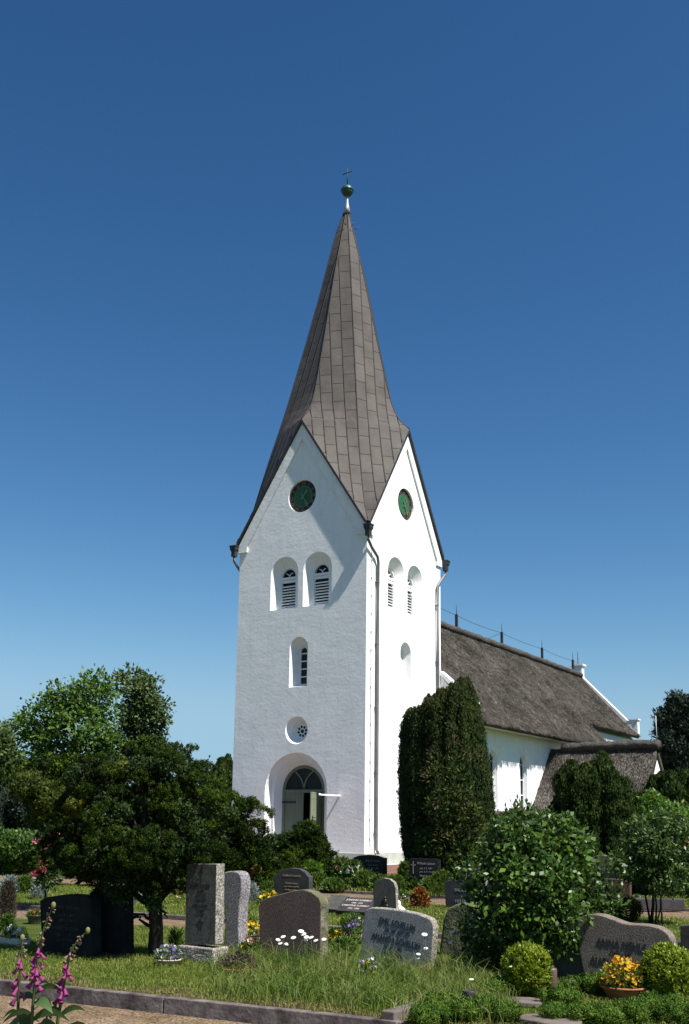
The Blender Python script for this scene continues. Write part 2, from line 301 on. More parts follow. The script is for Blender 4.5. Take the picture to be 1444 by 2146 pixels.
class MB:
    """collects shapes and links them as one mesh object"""
    def __init__(s): s.v = []; s.f = []; s.sm = []
    def add(s, vs, fs, smooth=False, mtx=None):
        b = len(s.v)
        s.v += [tuple(mtx @ Vector(p)) if mtx is not None else tuple(p) for p in vs]
        s.f += [tuple(b+i for i in f) for f in fs]; s.sm += [smooth]*len(fs); return s
    def box(s, c, d, mtx=None):
        x, y, z = (k/2 for k in d); cx, cy, cz = c
        v = [(cx+a*x, cy+b*y, cz+e*z) for e in (-1, 1) for b in (-1, 1) for a in (-1, 1)]
        return s.add(v, [(0, 2, 3, 1), (4, 5, 7, 6), (0, 1, 5, 4), (2, 6, 7, 3), (0, 4, 6, 2), (1, 3, 7, 5)], False, mtx)
    def prism(s, pts, y0, y1, mtx=None):
        """outline in x,z given counter-clockwise seen from -y, extruded along y"""
        n = len(pts); v = [(p[0], y0, p[1]) for p in pts] + [(p[0], y1, p[1]) for p in pts]
        f = [tuple(range(n)), tuple(range(2*n-1, n-1, -1))]
        f += [(i, i+n, (i+1) % n+n, (i+1) % n) for i in range(n)]
        return s.add(v, f, False, mtx)
    def lathe(s, prof, n=20, c=(0, 0, 0), mtx=None, close=True):
        v = []; f = []
        for r, z in prof:
            for k in range(n):
                a = 2*math.pi*k/n; v.append((c[0]+r*math.cos(a), c[1]+r*math.sin(a), c[2]+z))
        for i in range(len(prof)-1):
            for k in range(n): f.append((i*n+k, i*n+(k+1) % n, (i+1)*n+(k+1) % n, (i+1)*n+k))
        if close: f.append(tuple(range(n-1, -1, -1))); f.append(tuple((len(prof)-1)*n+k for k in range(n)))
        return s.add(v, f, True, mtx)
    def tube(s, pts, rad, n=8, mtx=None):
        pts = [Vector(p) for p in pts]; rads = rad if hasattr(rad, '__len__') else [rad]*len(pts)
        v = []; f = []
        for i, p in enumerate(pts):
            d = (pts[min(i+1, len(pts)-1)]-pts[max(i-1, 0)]).normalized()
            a = d.cross(Vector((0, 0, 1)))
            if a.length < 1e-3: a = d.cross(Vector((1, 0, 0)))
            a.normalize(); b = d.cross(a)
            for k in range(n):
                t = 2*math.pi*k/n; v.append(p+(a*math.cos(t)+b*math.sin(t))*rads[i])
        for i in range(len(pts)-1):
            for k in range(n): f.append((i*n+k, i*n+(k+1) % n, (i+1)*n+(k+1) % n, (i+1)*n+k))
        f.append(tuple(range(n-1, -1, -1))); f.append(tuple((len(pts)-1)*n+k for k in range(n)))
        return s.add(v, f, True, mtx)
    def ball(s, c, r, n=12, sq=(1, 1, 1)):
        prof = [(max(1e-4, math.sin(math.pi*i/n)), -math.cos(math.pi*i/n)) for i in range(n+1)]
        v = []; f = []; m = n*2
        for a, z in prof:
            for k in range(m):
                t = 2*math.pi*k/m; v.append((c[0]+r*sq[0]*a*math.cos(t), c[1]+r*sq[1]*a*math.sin(t), c[2]+r*sq[2]*z))
        for i in range(n):
            for k in range(m): f.append((i*m+k, i*m+(k+1) % m, (i+1)*m+(k+1) % m, (i+1)*m+k))
        return s.add(v, f, True)
    def mesh(s, name, bevel=0, seg=2, angle=30, noise=0, sub=0, fix=True):
        me = bpy.data.meshes.new(name); me.from_pydata(s.v, [], s.f); me.polygons.foreach_set('use_smooth', s.sm); me.update()
        if bevel or noise or fix:
            bm = bmesh.new(); bm.from_mesh(me)
            if fix: bmesh.ops.recalc_face_normals(bm, faces=bm.faces)
            if bevel:
                ed = [e for e in bm.edges if len(e.link_faces) == 2 and e.calc_face_angle(0) > math.radians(angle)]
                bmesh.ops.bevel(bm, geom=ed, offset=bevel, segments=seg, profile=.5, affect='EDGES', clamp_overlap=True)
            if sub:
                bmesh.ops.triangulate(bm, faces=[f for f in bm.faces if len(f.verts) > 4])
                bmesh.ops.subdivide_edges(bm, edges=bm.edges, cuts=sub, use_grid_fill=True)
            if noise:
                rr = random.Random(5)
                from mathutils import noise as nz
                for v in bm.verts: v.co += Vector(nz.noise_vector(v.co*6))*noise+Vector(nz.noise_vector(v.co*17))*noise*.5
            bm.to_mesh(me); bm.free(); me.update()
        return me
    def build(s, name, m, parent=None, **kw): return put(name, s.mesh(name, **kw), m, parent)

def smooth_outline(pts, k=4):
    out = []; n = len(pts)
    for i in range(n):
        p0, p1, p2, p3 = (np.array(pts[(i+j-1) % n], float) for j in range(4))
        for t in np.arange(k)/k:
            out.append(tuple(.5*((2*p1)+(-p0+p2)*t+(2*p0-5*p1+4*p2-p3)*t*t+(-p0+3*p1-3*p2+p3)*t**3)))
    return out
def text_into(mb, s, size, mtx, depth=.004, align='CENTER'):
    cu = bpy.data.curves.new('t', 'FONT'); cu.body = s; cu.size = size; cu.align_x = align; cu.extrude = depth; cu.resolution_u = 3
    ob = bpy.data.objects.new('t', cu); COL.objects.link(ob)
    me = bpy.data.meshes.new_from_object(ob.evaluated_get(bpy.context.evaluated_depsgraph_get()))
    mb.add([v.co for v in me.vertices], [tuple(p.vertices) for p in me.polygons], False, mtx)
    bpy.data.objects.remove(ob); bpy.data.curves.remove(cu); bpy.data.meshes.remove(me)
FACE = Matrix(((1, 0, 0, 0), (0, 0, 1, 0), (0, 1, 0, 0), (0, 0, 0, 1)))   # text plane -> x,z plane, raised towards... 
FACE = Matrix.Rotation(math.pi/2, 4, 'X')

def boolean_cut(o, cutters):
    for c in cutters:
        md = o.modifiers.new('cut', 'BOOLEAN'); md.object = c; md.operation = 'DIFFERENCE'; md.solver = 'EXACT'
    dg = bpy.context.evaluated_depsgraph_get(); me = bpy.data.meshes.new_from_object(o.evaluated_get(dg))
    o.modifiers.clear(); old = o.data; o.data = me; bpy.data.meshes.remove(old)
    for c in cutters:
        d = c.data; bpy.data.objects.remove(c); bpy.data.meshes.remove(d)

# ------------------------------------------------------------------ foliage
RNG = np.random.default_rng(11)
def unit(a): return a/np.maximum(np.linalg.norm(a, axis=1, keepdims=True), 1e-9)
def rdir(n): return unit(RNG.normal(size=(n, 3)))
def cards(name, P, U, L, W, m, parent=None, bend=.0, shape='diamond', loc=None, face=None):
    """one small leaf per row: P its base, U its direction, L and W its length and width"""
    n = len(P); L = np.broadcast_to(L, (n,))[:, None]; W = np.broadcast_to(W, (n,))[:, None]
    U = unit(U)
    if face is None: V = unit(np.cross(U, rdir(n)))
    else:                               # leaves lying on the surface of their tuft
        face = unit(face); U = unit(U-face*(U*face).sum(1, keepdims=True)*.8); V = unit(np.cross(U, face))
    N = np.cross(U, V)
    if shape == 'diamond':
        K = np.stack([P, P+U*L*.45+V*W*.5+N*L*bend, P+U*L, P+U*L*.45-V*W*.5+N*L*bend], 1); k = 4
        faces = np.arange(n*4).reshape(n, 4)
    else:                               # blade: two joined faces, bending over
        g = np.zeros((n, 3)); g[:, 2] = -1; lean = unit(RNG.normal(size=(n, 3))*[1, 1, 0])
        mid = P+U*L*.55; tip = P+U*L*.95+lean*L*bend+g*L*bend*.4
        K = np.stack([P-V*W*.5, P+V*W*.5, mid+V*W*.4, mid-V*W*.4, tip], 1); k = 5
        faces = None
    me = bpy.data.meshes.new(name); me.vertices.add(n*k)
    co_ = K.reshape(-1, 3)
    if loc is not None: co_ = co_-np.asarray(loc)
    me.vertices.foreach_set('co', co_.ravel())
    if faces is not None:
        me.loops.add(n*4); me.polygons.add(n); me.loops.foreach_set('vertex_index', faces.ravel())
        me.polygons.foreach_set('loop_start', np.arange(n)*4)
    else:
        b = np.arange(n)[:, None]*5
        lp = np.concatenate([b+[[0, 1, 2, 3]], b+[[3, 2, 4]]], 1)
        me.loops.add(n*7); me.polygons.add(n*2); me.loops.foreach_set('vertex_index', lp.ravel())
        me.polygons.foreach_set('loop_start', (np.arange(n)[:, None]*7+[[0, 4]]).ravel())
    me.update(calc_edges=True)
    return put(name, me, m, parent)
class Blob:
    def __init__(s, c, r): s.c = np.asarray(c, float); s.r = np.asarray(r, float)
def PB(px, py, depth, rx, ry=None, rd=None):
    """a rounded mass of leaves, placed by where it shows and how far away it is"""
    s = depth/FPX; ry = rx if ry is None else ry
    return Blob(at(px, py, depth), (rx*s, (rx if rd is None else rd)*s, ry*s))
def shell_points(blobs, n, shell=.35, cull=.72):
    area = np.array([(b.r[0]*b.r[1]+b.r[0]*b.r[2]*2) for b in blobs]); pick = RNG.choice(len(blobs), n, p=area/area.sum())
    C = np.array([b.c for b in blobs])[pick]; Rr = np.array([b.r for b in blobs])[pick]
    d = rdir(n); k = 1-shell*RNG.random((n, 1))**1.6+RNG.normal(size=(n, 1))*.03
    P = C+d*Rr*k; keep = np.ones(n, bool)
    for i, b in enumerate(blobs):
        q = np.linalg.norm((P-b.c)/b.r, axis=1); keep &= ~((q < cull) & (pick != i))
    return P[keep], unit(d/Rr)[keep]
def foliage(name, parent, m, blobs, ntuft, tuft, nleaf, L, W, up=.3, out=.7, rnd=.7, shell=.35, zmin=0.02, cull=.72, bend=.05, stretch=(1, 1, 1), face=0.0):
    """leaves in tufts; face > 0 lays them like scales round each tuft, so that a tuft has a lit and a dark side"""
    blobs = [Blob(b_.c, np.maximum(b_.r-tuft*.6, b_.r*.5)) for b_ in blobs]
    T, O = shell_points(blobs, ntuft, shell, cull)
    n = len(T)*nleaf; idx = np.repeat(np.arange(len(T)), nleaf)
    ts = (tuft*RNG.uniform(.55, 1.4, len(T)))[idx][:, None]
    if face:
        d = unit(rdir(n)+O[idx]*.55+np.array([0, 0, .25])); g = d*RNG.uniform(.35, 1.0, (n, 1))*np.array(stretch)
    else: g = RNG.normal(size=(n, 3))*.5*np.array(stretch); d = g
    P = T[idx]+g*ts; U = unit(O[idx]*out+g*.6+np.array([0, 0, up])+RNG.normal(size=(n, 3))*rnd*.6)
    Nf = unit(d*face+O[idx]*.25*face+rdir(n)*(1-face)*.9) if face else None
    k = P[:, 2] > zmin; P, U = P[k], U[k]; n = len(P)
    if face: Nf = Nf[k]
    ll = L*np.clip(RNG.lognormal(-.12, .3, n), .35, 1.45)
    return cards(name, P, U, ll, W*ll/L*RNG.uniform(.7, 1.25, n), m, parent, bend, loc=world_loc(parent), face=Nf)
def sprays(name, parent, m, blobs, nclump, rc, ntuft, tuft, nleaf, L, W, shell=.25, cull=.6, zmin=.4, up=.35, flat=.75, face=.75):
    """conifer sprays: clumps over the blobs, tufts over the upper and outer side of each clump, scale leaves round each tuft"""
    blobs = [Blob(b_.c, np.maximum(b_.r-rc*.5, b_.r*.45)) for b_ in blobs]
    C, O = shell_points(blobs, nclump, shell, cull); r = rc*RNG.uniform(.6, 1.45, len(C))
    idx = np.repeat(np.arange(len(C)), ntuft); d = unit(rdir(len(idx))+O[idx]*.8+np.array([0, 0, .55]))
    T = C[idx]+d*r[idx][:, None]*RNG.uniform(.75, 1.05, (len(idx), 1))*[1, 1, flat]; TO = unit(d+O[idx]*.4)
    j = np.repeat(np.arange(len(T)), nleaf); n = len(j); e = unit(rdir(n)+TO[j]*.5+np.array([0, 0, .2]))
    ts = (tuft*RNG.uniform(.5, 1.4, len(T)))[j][:, None]
    P = T[j]+e*ts*RNG.uniform(.3, 1.0, (n, 1)); U = unit(TO[j]*.8+e*.5+np.array([0, 0, up])+RNG.normal(size=(n, 3))*.35)
    N = unit(e*face+TO[j]*.3+rdir(n)*(1-face)); k = P[:, 2] > zmin
    P, U, N = P[k], U[k], N[k]; ll = L*RNG.uniform(.6, 1.3, len(P))
    return cards(name, P, U, ll, W*ll/L, m, parent, .05, loc=world_loc(parent), face=N)
def shoots(name, parent, m, cols, per_m, L, W, rough=.55, tip=.5, clump=.22):
    """upright shoots: (foot, top, radius) each clothed all round with short leaves, knobbly, tapering at the tip"""
    Ps, Us, Ns = [], [], []
    for a, b, r in cols:
        a, b = np.asarray(a, float), np.asarray(b, float); ln_ = np.linalg.norm(b-a); n = int(ln_*per_m*r/.14)
        t = RNG.random(n); th = RNG.uniform(0, 2*math.pi, n); ph = RNG.uniform(0, 9)
        fr = RNG.uniform(1.1, 2.6, 3); p3 = RNG.uniform(0, 6.3, 6)
        lump = sum(np.sin(t*ln_/r*fr[q]+p3[q]+1.7*np.sin(th*(q+1)+p3[q+3])) for q in range(3))/3
        rr_ = r*np.minimum(1, ((1-t)*ln_/tip+.12))**.6*(1+clump*1.7*lump+RNG.normal(size=n)*.14+np.where(RNG.random(n) < .1, RNG.uniform(0, .75, n), 0))
        d = np.stack([np.cos(th), np.sin(th), np.full(n, .18)], 1)
        Ps.append(a+(b-a)*t[:, None]+d*rr_[:, None]*[1, 1, 0]); Ns.append(unit(d+rdir(n)*rough)); Us.append(unit(np.array([0, 0, 1.0])+d*.5+rdir(n)*.45))
    P, U, N = np.concatenate(Ps), np.concatenate(Us), np.concatenate(Ns); ll = L*RNG.uniform(.6, 1.3, len(P))
    return cards(name, P, U, ll, W*ll/L, m, parent, .05, loc=world_loc(parent), face=N)
def world_loc(o): return (0, 0, 0) if o is None else tuple(o.location) if o.parent is None else tuple(Vector(world_loc(o.parent))+o.location)
def lc(o, p): return Vector(p)-Vector(world_loc(o))
def blossoms(name, parent, m, P, size, faceup=.6, toward=None):
    """small round flower heads: five petals each"""
    n = len(P); A = unit(rdir(n)+np.array([0, 0, faceup])+(0 if toward is None else np.asarray(toward)))
    s = size*RNG.uniform(.75, 1.25, (n, 1)); X = unit(np.cross(A, rdir(n))); Y = np.cross(A, X)
    loc = np.asarray(world_loc(parent)); v = []; f = []
    for k in range(5):
        a = 2*math.pi*k/5
        for q, rr in ((a-.55, .75), (a, 1.), (a+.55, .75)): v.append(P+s*.5*rr*(X*math.cos(q)+Y*math.sin(q))+A*s*.08)
    v.append(P-A*s*.08); K = np.stack(v, 1)-loc   # n,16,3
    me = bpy.data.meshes.new(name); b = np.arange(n)*16
    fs = np.concatenate([np.stack([b+15, b+3*k, b+3*k+1, b+3*k+2], 1) for k in range(5)])
    me.from_pydata(K.reshape(-1, 3).tolist(), [], fs.tolist()); me.update()
    return put(name, me, m, parent)

# ================================================================== SETTING
def sheet(name, pts, m, z):
    mb = MB(); mb.add([(p[0], p[1], z) for p in pts], [tuple(range(len(pts)))])
    o = mb.build(name, m); o['kind'] = 'structure'; return o
ground = MB().add([(-1500, -1500, -.16), (1500, -1500, -.16), (1500, 1500, -.16), (-1500, 1500, -.16)], [(0, 1, 2, 3)]).build('ground', 'soil'); ground['kind'] = 'structure'
def ln(a, b):                                        # y of a line given by two photograph points on the lawn level
    A, B = gp(*a), gp(*b); k = (B[1]-A[1])/(B[0]-A[0]); return lambda x: A[1]+k*(x-A[0])
K1 = ln((0, 2057), (640, 2124)); P2n = ln((40, 1925), (700, 1962)); P2f = ln((40, 1899), (690, 1944)); P1n = ln((0, 1846), (900, 1896)); P1f = ln((0, 1831), (900, 1878))
def slab(name, f0, f1, x0, x1, m='grass_base', z0=-.159, z1=0.0):
    mb = MB(); n = 12; xs = np.linspace(x0, x1, n); v = []
    for x in xs: v += [(x, f0(x), z0), (x, f0(x), z1), (x, f1(x), z1), (x, f1(x), z0)]
    f = []
    for i in range(n-1):
        a = i*4
        for k in range(3): f.append((a+k, a+4+k, a+5+k, a+1+k))
    f += [(0, 1, 2, 3), (n*4-1, n*4-2, n*4-3, n*4-4)]
    mb.add(v, f); o = mb.build(name, m); o['kind'] = 'structure'; return o
XL, XR = -45, 45
slab('lawn', lambda x: K1(x)+.1, P2n, XL, XR)
slab('lawn', lambda x: P2f(x)+.08, P1n, XL, XR)
slab('lawn', lambda x: P1f(x)+.08, lambda x: 60.0, XL, XR)
sheet('path', [(XL, K1(XL)-12), (XR, K1(XR)-12), (XR, K1(XR)), (XL, K1(XL))], 'sand', -.135)
sheet('path', [(XL, P2n(XL)), (XR, P2n(XR)), (XR, P2f(XR)), (XL, P2f(XL))], 'sand', -.05)
sheet('path', [(XL, P1n(XL)), (XR, P1n(XR)), (XR, P1f(XR)), (XL, P1f(XL))], 'sand', -.04)
def kerb(fn, wd, x0, x1, z0, z1, seg=1.0):
    mb = MB(); x = x0
    while x < x1:
        xe = x+seg-.012; mb.add([(x, fn(x), z0), (xe, fn(xe), z0), (xe, fn(xe)+wd, z0), (x, fn(x)+wd, z0), (x, fn(x), z1), (xe, fn(xe), z1), (xe, fn(xe)+wd, z1), (x, fn(x)+wd, z1)],
              [(0, 3, 2, 1), (4, 5, 6, 7), (0, 1, 5, 4), (1, 2, 6, 5), (2, 3, 7, 6), (3, 0, 4, 7)]); x += seg
    o = mb.build('kerb', 'kerb', bevel=.008); o['kind'] = 'structure'; return o
kx = float(gp(358, 2090)[0])
kerb(K1, .1, kx-9.6, kx+9.6, -.155, .012, 2.4)
kerb(P2f, .08, -30, 30, -.09, .03)
kerb(P1f, .08, -30, 30, -.09, .025)
# paving round the tower: a pale strip along the wall, then red bricks
pav = MB()
pav.add([(-8, -.62, .02), (.62, -.62, .02), (.62, 16, .02), (.06, 16, .02), (.06, -.06, .02), (-8, -.06, .02)], [(0, 1, 2, 3, 4, 5)])
o = pav.build('pavement', 'concrete'); o['kind'] = 'structure'
pv = MB()
rr = random.Random(3)
y = -6.2
while y < 3.5:
    x = -6.8+(.11 if int(y/.115) % 2 else 0)
    while x < 4.2:
        if not (x < .75 and y > -.7): pv.box((x, y, .012), (.205, .105, .02+rr.uniform(0, .004)))
        x += .215
    y += .115
o = pv.build('pavement', 'paving', fix=False); o['kind'] = 'structure'

# ================================================================== CHURCH
W = 6.6; AX, AY = -W/2, W/2
church = thing('church', 'white church with square gabled tower, tall brown spire and long thatched nave', 'church', (0, 0, 0))
tw = MB()
zE, zA = 13.6, 18.75
c4 = [(-W, 0), (0, 0), (0, W), (-W, W)]; a4 = [(AX, 0), (0, AY), (AX, W), (-W, AY)]
v = [(x, y, -.05) for x, y in c4]+[(x, y, zE) for x, y in c4]+[(x, y, zA) for x, y in a4]+[(AX, AY, 18.9)]
f = [(3, 2, 1, 0)]
for i in range(4):
    j = (i+1) % 4; f.append((i, j, 4+j, 8+i, 4+i)); f.append((4+i, 8+i, 12)); f.append((8+i, 4+j, 12))
tw.add(v, f)
tower = tw.build('tower_wall', 'plaster', church)

def arch(cx, z0, zs, r, n=20):
    """round-arched outline in x,z: bottom z0, springing zs, half width r; counter-clockwise from -y"""
    p = [(cx-r, z0), (cx+r, z0)]
    p += [(cx+r*math.cos(math.pi*k/n), zs+r*math.sin(math.pi*k/n)) for k in range(n+1)]
    return p
def loft(loops):
    """cutter: outlines (points x,z) at rising depth y, joined"""
    mb = MB(); n = len(loops[0][1]); v = []
    for y, pts in loops: v += [(p[0], y, p[1]) for p in pts]
    f = [tuple(range(n)), tuple(range(len(loops)*n-1, (len(loops)-1)*n-1, -1))]
    for i in range(len(loops)-1):
        for k in range(n): f.append((i*n+k, (i+1)*n+k, (i+1)*n+(k+1) % n, i*n+(k+1) % n))
    mb.add(v, f); return mb
SIDE = Matrix.Rotation(math.pi/2, 4, 'Z')            # front wall (y = 0, facing -y) -> side wall (x = 0, facing +x): (x, y) -> (-y, x)
SIDE = Matrix.Translation((0, W, 0)) @ SIDE
ID = Matrix.Identity(4)
def cutter(loops, mtx):
    me = loft(loops).mesh('c'); me.transform(mtx); o = bpy.data.objects.new('c', me); COL.objects.link(o); return o
def circle(cx, cz, r, n=32): return [(cx+r*math.cos(2*math.pi*k/n), cz+r*math.sin(2*math.pi*k/n)) for k in range(n)]
cut = []
for mt in (ID, SIDE):
    cut.append(cutter([(-.2, circle(AX, 15.45, .72)), (.16, circle(AX, 15.45, .72))], mt))
    for cx in (-4.135, -2.425):
        cut.append(cutter([(-.1, arch(cx, 10.54, 12.12, .735)), (0, arch(cx, 10.54, 12.12, .725)), (.32, arch(cx, 10.58, 12.0, .42)), (.6, arch(cx, 10.58, 12.0, .42))], mt))
    cut.append(cutter([(-.1, arch(AX, 7.15, 8.80, .47)), (0, arch(AX, 7.15, 8.80, .465)), (.38, arch(AX, 7.25, 8.7, .24 if mt is ID else .40)), (.6, arch(AX, 7.25, 8.7, .24 if mt is ID else .40))], mt))
cut.append(cutter([(-.1, circle(AX-.03, 5.34, .58)), (0, circle(AX-.03, 5.34, .57)), (.42, circle(AX-.03, 5.33, .33)), (.6, circle(AX-.03, 5.33, .33))], ID))
PX = -3.32
cut.append(cutter([(-.1, arch(PX, .0, 2.87, 1.56)), (0, arch(PX, .0, 2.87, 1.55)), (.26, arch(PX, .0, 2.87, 1.40)), (.262, arch(PX, .0, 2.87, 1.27)), (.6, arch(PX, .0, 2.87, 1.06)), (2.6, arch(PX, .0, 2.87, 1.06))], ID))
boolean_cut(tower, cut)

# gable borders, standing a little proud of the walls, with small kneelers at their feet
gb = MB()
b = .44
pts = [(-W-.02, 13.3), (-W+b, 13.3), (-W+b, 13.55), (AX, 18.05), (-b, 13.55), (-b, 13.3), (.02, 13.3), (.02, 13.62), (AX, 18.8), (-W-.02, 13.62)]
for k in range(4):
    mt = Matrix.Translation((AX, AY, 0)) @ Matrix.Rotation(k*math.pi/2, 4, 'Z') @ Matrix.Translation((-AX, -AY, 0))
    gb.prism(pts, -.085, .05, mt)
gb.build('gable_border', 'plaster', church)
# plinth
pl = MB(); t_ = .055
for x0, y0, x1, y1 in ((-W-t_, -t_, PX-1.56, .03), (PX+1.56, -t_, t_, .03), (-.03, .031, t_, W+t_), (-W-t_, .031, -W+.03, W+t_)):
    pl.box(((x0+x1)/2, (y0+y1)/2, .21), (x1-x0, y1-y0, .5))
pl.build('plinth', 'plinth', church, bevel=.02)

# ---- spire: eight curved faces between the ridges to the gables and the ridges to the corners
def interp(tab, z):
    zs = [t[0] for t in tab]; return float(np.interp(-z, [-q for q in zs], [t[1] for t in tab]))
GA = [(31.2, .0), (26.9, 1.05), (24.2, 1.63), (21.6, 2.22), (20.5, 2.5), (19.9, 2.72), (19.4, 3.02), (18.95, 3.47)]
CO = [(31.2, .0), (27.35, .96), (23.6, 1.74), (20.5, 2.42), (18.54, 2.86), (17.3, 3.22), (16.08, 3.62), (15.1, 4.02), (14.3, 4.42), (13.82, 4.86)]
CL = [(31.2, .03), (29.3, .60), (26.48, 1.22), (23.7, 1.88), (20.51, 2.68), (19.3, 3.02), (17.66, 3.5), (15.34, 4.12), (14.3, 4.5), (13.82, 4.86)]   # the north-west corner bulges a little
OV = 3.3+.17; ZV0, ZV1 = 18.95, 13.72
def gab(z):                                          # outer end of a face at height z, as (distance out, sideways) in the gable's own frame
    if z >= ZV0: return (interp(GA, z), 0.0)
    return (OV, (ZV0-z)/(ZV0-ZV1)*OV*.985)
def facet_pt(q, s, z, t):
    """gable q (0 front, 1 right, 2 back, 3 left), side s = +-1, t from the gable line (0) to the corner line (1)"""
    a = -math.pi/2+q*math.pi/2; n = np.array([math.cos(a), math.sin(a)]); h = np.array([-n[1], n[0]])*s
    o_, l_ = gab(z); p0 = n*o_+h*l_
    c = interp(CL if (q, s) in ((0, -1), (3, 1)) else CO, z)/math.sqrt(2); p1 = n*c+h*c
    return np.array([*(p0*(1-t)+p1*t), z]) if False else np.array([AX+(p0*(1-t)+p1*t)[0], AY+(p0*(1-t)+p1*t)[1], z])
ZS = sorted(set(list(np.linspace(13.82, 31.2, 52))+[18.95, 19.4, 19.9]), reverse=True)
sp_v = []; sp_f = []; sp_uv = []
ribs = MB()
def lateral(q, s, p):
    a = -math.pi/2+q*math.pi/2; n = np.array([math.cos(a), math.sin(a)]); h = np.array([-n[1], n[0]])*s
    d = (n+h)/math.sqrt(2); l = (n-h)/math.sqrt(2); r = np.array([p[0]-AX, p[1]-AY]); return float(r@l)   # sideways distance from the corner ridge
for q in range(4):
    for s in (1, -1):
        base = len(sp_v); NT = 8
        for z in ZS:
            for k in range(NT+1): sp_v.append(tuple(facet_pt(q, s, z, k/NT)))
        for i in range(len(ZS)-1):
            for k in range(NT):
                a = base+i*(NT+1)+k; fc = (a, a+NT+1, a+NT+2, a+1)
                if s < 0: fc = fc[::-1]
                sp_f.append(fc)
                for vi in fc:
                    p = sp_v[vi]; sp_uv.append((p[2]*1.05+(0 if s > 0 else .37), lateral(q, s, p)+.003+ (0 if s > 0 else 40.0)))
        # standing seams, parallel to the corner ridge
        for j in range(0, 6):
            tl = j*.5; pts = []
            for z in np.linspace(13.9, 31.0, 70):
                P0, P1 = facet_pt(q, s, z, 0), facet_pt(q, s, z, 1); l0, l1 = lateral(q, s, P0), lateral(q, s, P1)
                if j == 0: pts.append(P1); continue
                if (l0-tl)*(l1-tl) <= 0 and abs(l0-l1) > 1e-6:
                    k = (tl-l0)/(l1-l0); pts.append(P0*(1-k)+P1*k)
            if len(pts) > 2 and (j > 0 or s > 0): ribs.tube(pts, .028, 4)
        pts = [facet_pt(q, s, z, 0) for z in ZS if z >= ZV0]
        if s > 0: ribs.tube(pts, .03, 5)
me = bpy.data.meshes.new('spire_roof'); me.from_pydata(sp_v, [], sp_f); uvl = me.uv_layers.new(name='UVMap')
uvl.data.foreach_set('uv', np.array(sp_uv, float).ravel()); me.update()
put('spire_roof', me, 'spire', church)
ribs.build('standing_seam', mat('seam_copper', (.018, .015, .014), (.03, .026, .024), 3, .6, .3), church)
# dark edge boards under the verges
vt = MB()
for q in range(4):
    for s in (1, -1):
        P0, P1 = facet_pt(q, s, 18.95, 0), facet_pt(q, s, ZV1+.1, 0)
        a = -math.pi/2+q*math.pi/2; n = np.array([math.cos(a), math.sin(a), 0]); dn = np.array([0, 0, -.16])
        A, B = P0-[0, 0, .012], P1-[0, 0, .012]
        vt.add([A+n*.02, B+n*.02, B+n*.02+dn, A+n*.02+dn, A-n*.14, B-n*.14, B-n*.14+dn, A-n*.14+dn],
               [(0, 1, 2, 3), (7, 6, 5, 4), (0, 4, 5, 1), (3, 2, 6, 7), (0, 3, 7, 4), (1, 5, 6, 2)])
vt.build('verge_board', 'dark_metal', church)
cap = MB(); cap.lathe([(.2, 30.75), (.11, 31.1), (.07, 31.4), (.05, 31.72)], 12, (AX, AY, 0)); cap.build('spire_cap', 'lead', church)
bl = MB(); bl.ball((AX, AY, 31.99), .3, 12); bl.lathe([(.29, 31.95), (.325, 31.97), (.325, 32.01), (.29, 32.03)], 24, (AX, AY, 0)); ball_o = bl.build('finial_ball', 'green_copper', church)
cr = MB(); cr.tube([(AX, AY, 32.25), (AX, AY, 33.26)], .024, 6); cr.tube([(AX-.24, AY, 32.98), (AX+.24, AY, 32.98)], .022, 6)
for dx, dz in ((-.24, 32.98), (.24, 32.98), (0, 33.26)): cr.ball((AX+dx, AY, dz), .035, 4)
cr.build('finial_cross', 'dark_metal', church)
hk = MB()
for k in range(8):
    a = math.pi/8+k*math.pi/4; d = Vector((math.cos(a), math.sin(a), 0)); p = Vector((AX, AY, 29.9))+d*.36
    hk.tube([p, p+d*.16+Vector((0, 0, -.02)), p+d*.2+Vector((0, 0, .1))], .015, 5)
hk.build('roof_hook', 'dark_metal', church)

# ---- clocks
def clock(mt, hour, minute):
    d = MB(); d.prism(circle(AX, 15.45, .715, 40), .1, .158, mt); dial = d.build('clock', 'dial_black', church)
    g = MB(); g.prism(circle(AX, 15.45, .46, 40), .09, .105, mt); g.build('clock_centre', 'dial_green', dial)
    rg = MB()
    for r0, r1 in ((.455, .475), (.69, .71)):
        n = 40; v = []
        for k in range(n):
            for r, yy in ((r0, .088), (r1, .088), (r1, .1), (r0, .1)):
                v.append((AX+r*math.cos(2*math.pi*k/n), yy, 15.45+r*math.sin(2*math.pi*k/n)))
        rg.add(v, [(k*4+i, k*4+(i+1) % 4, ((k+1) % n)*4+(i+1) % 4, ((k+1) % n)*4+i) for k in range(n) for i in range(4)], False, mt)
    rg.build('dial_ring', 'gold', dial)
    num = MB()
    for h, t in enumerate(('XII', 'I', 'II', 'III', 'IIII', 'V', 'VI', 'VII', 'VIII', 'IX', 'X', 'XI')):
        a = -h*math.pi/6
        text_into(num, t, .19, mt @ Matrix.Translation((AX, .096, 15.45)) @ FACE @ Matrix.Rotation(a, 4, 'Z') @ Matrix.Translation((0, .515, 0)), .002)
    num.build('numerals', 'gold', dial)
    def hand(ang, ln_, wd, y):
        hb = MB(); p = [(-.03, -.16), (.03, -.16), (wd*.5, .0), (wd*.35, ln_*.6), (wd*1.2, ln_*.68), (0, ln_), (-wd*1.2, ln_*.68), (-wd*.35, ln_*.6), (-wd*.5, 0)]
        c_, s_ = math.cos(ang), math.sin(ang)
        hb.prism([(AX+x*c_+z*s_, 15.45-x*s_+z*c_) for x, z in p], y, y+.012, mt); return hb
    hand(math.radians(hour), .36, .06, .06).build('hour_hand', 'gold', dial)
    hand(math.radians(minute), .56, .06, .045).build('minute_hand', 'gold', dial)
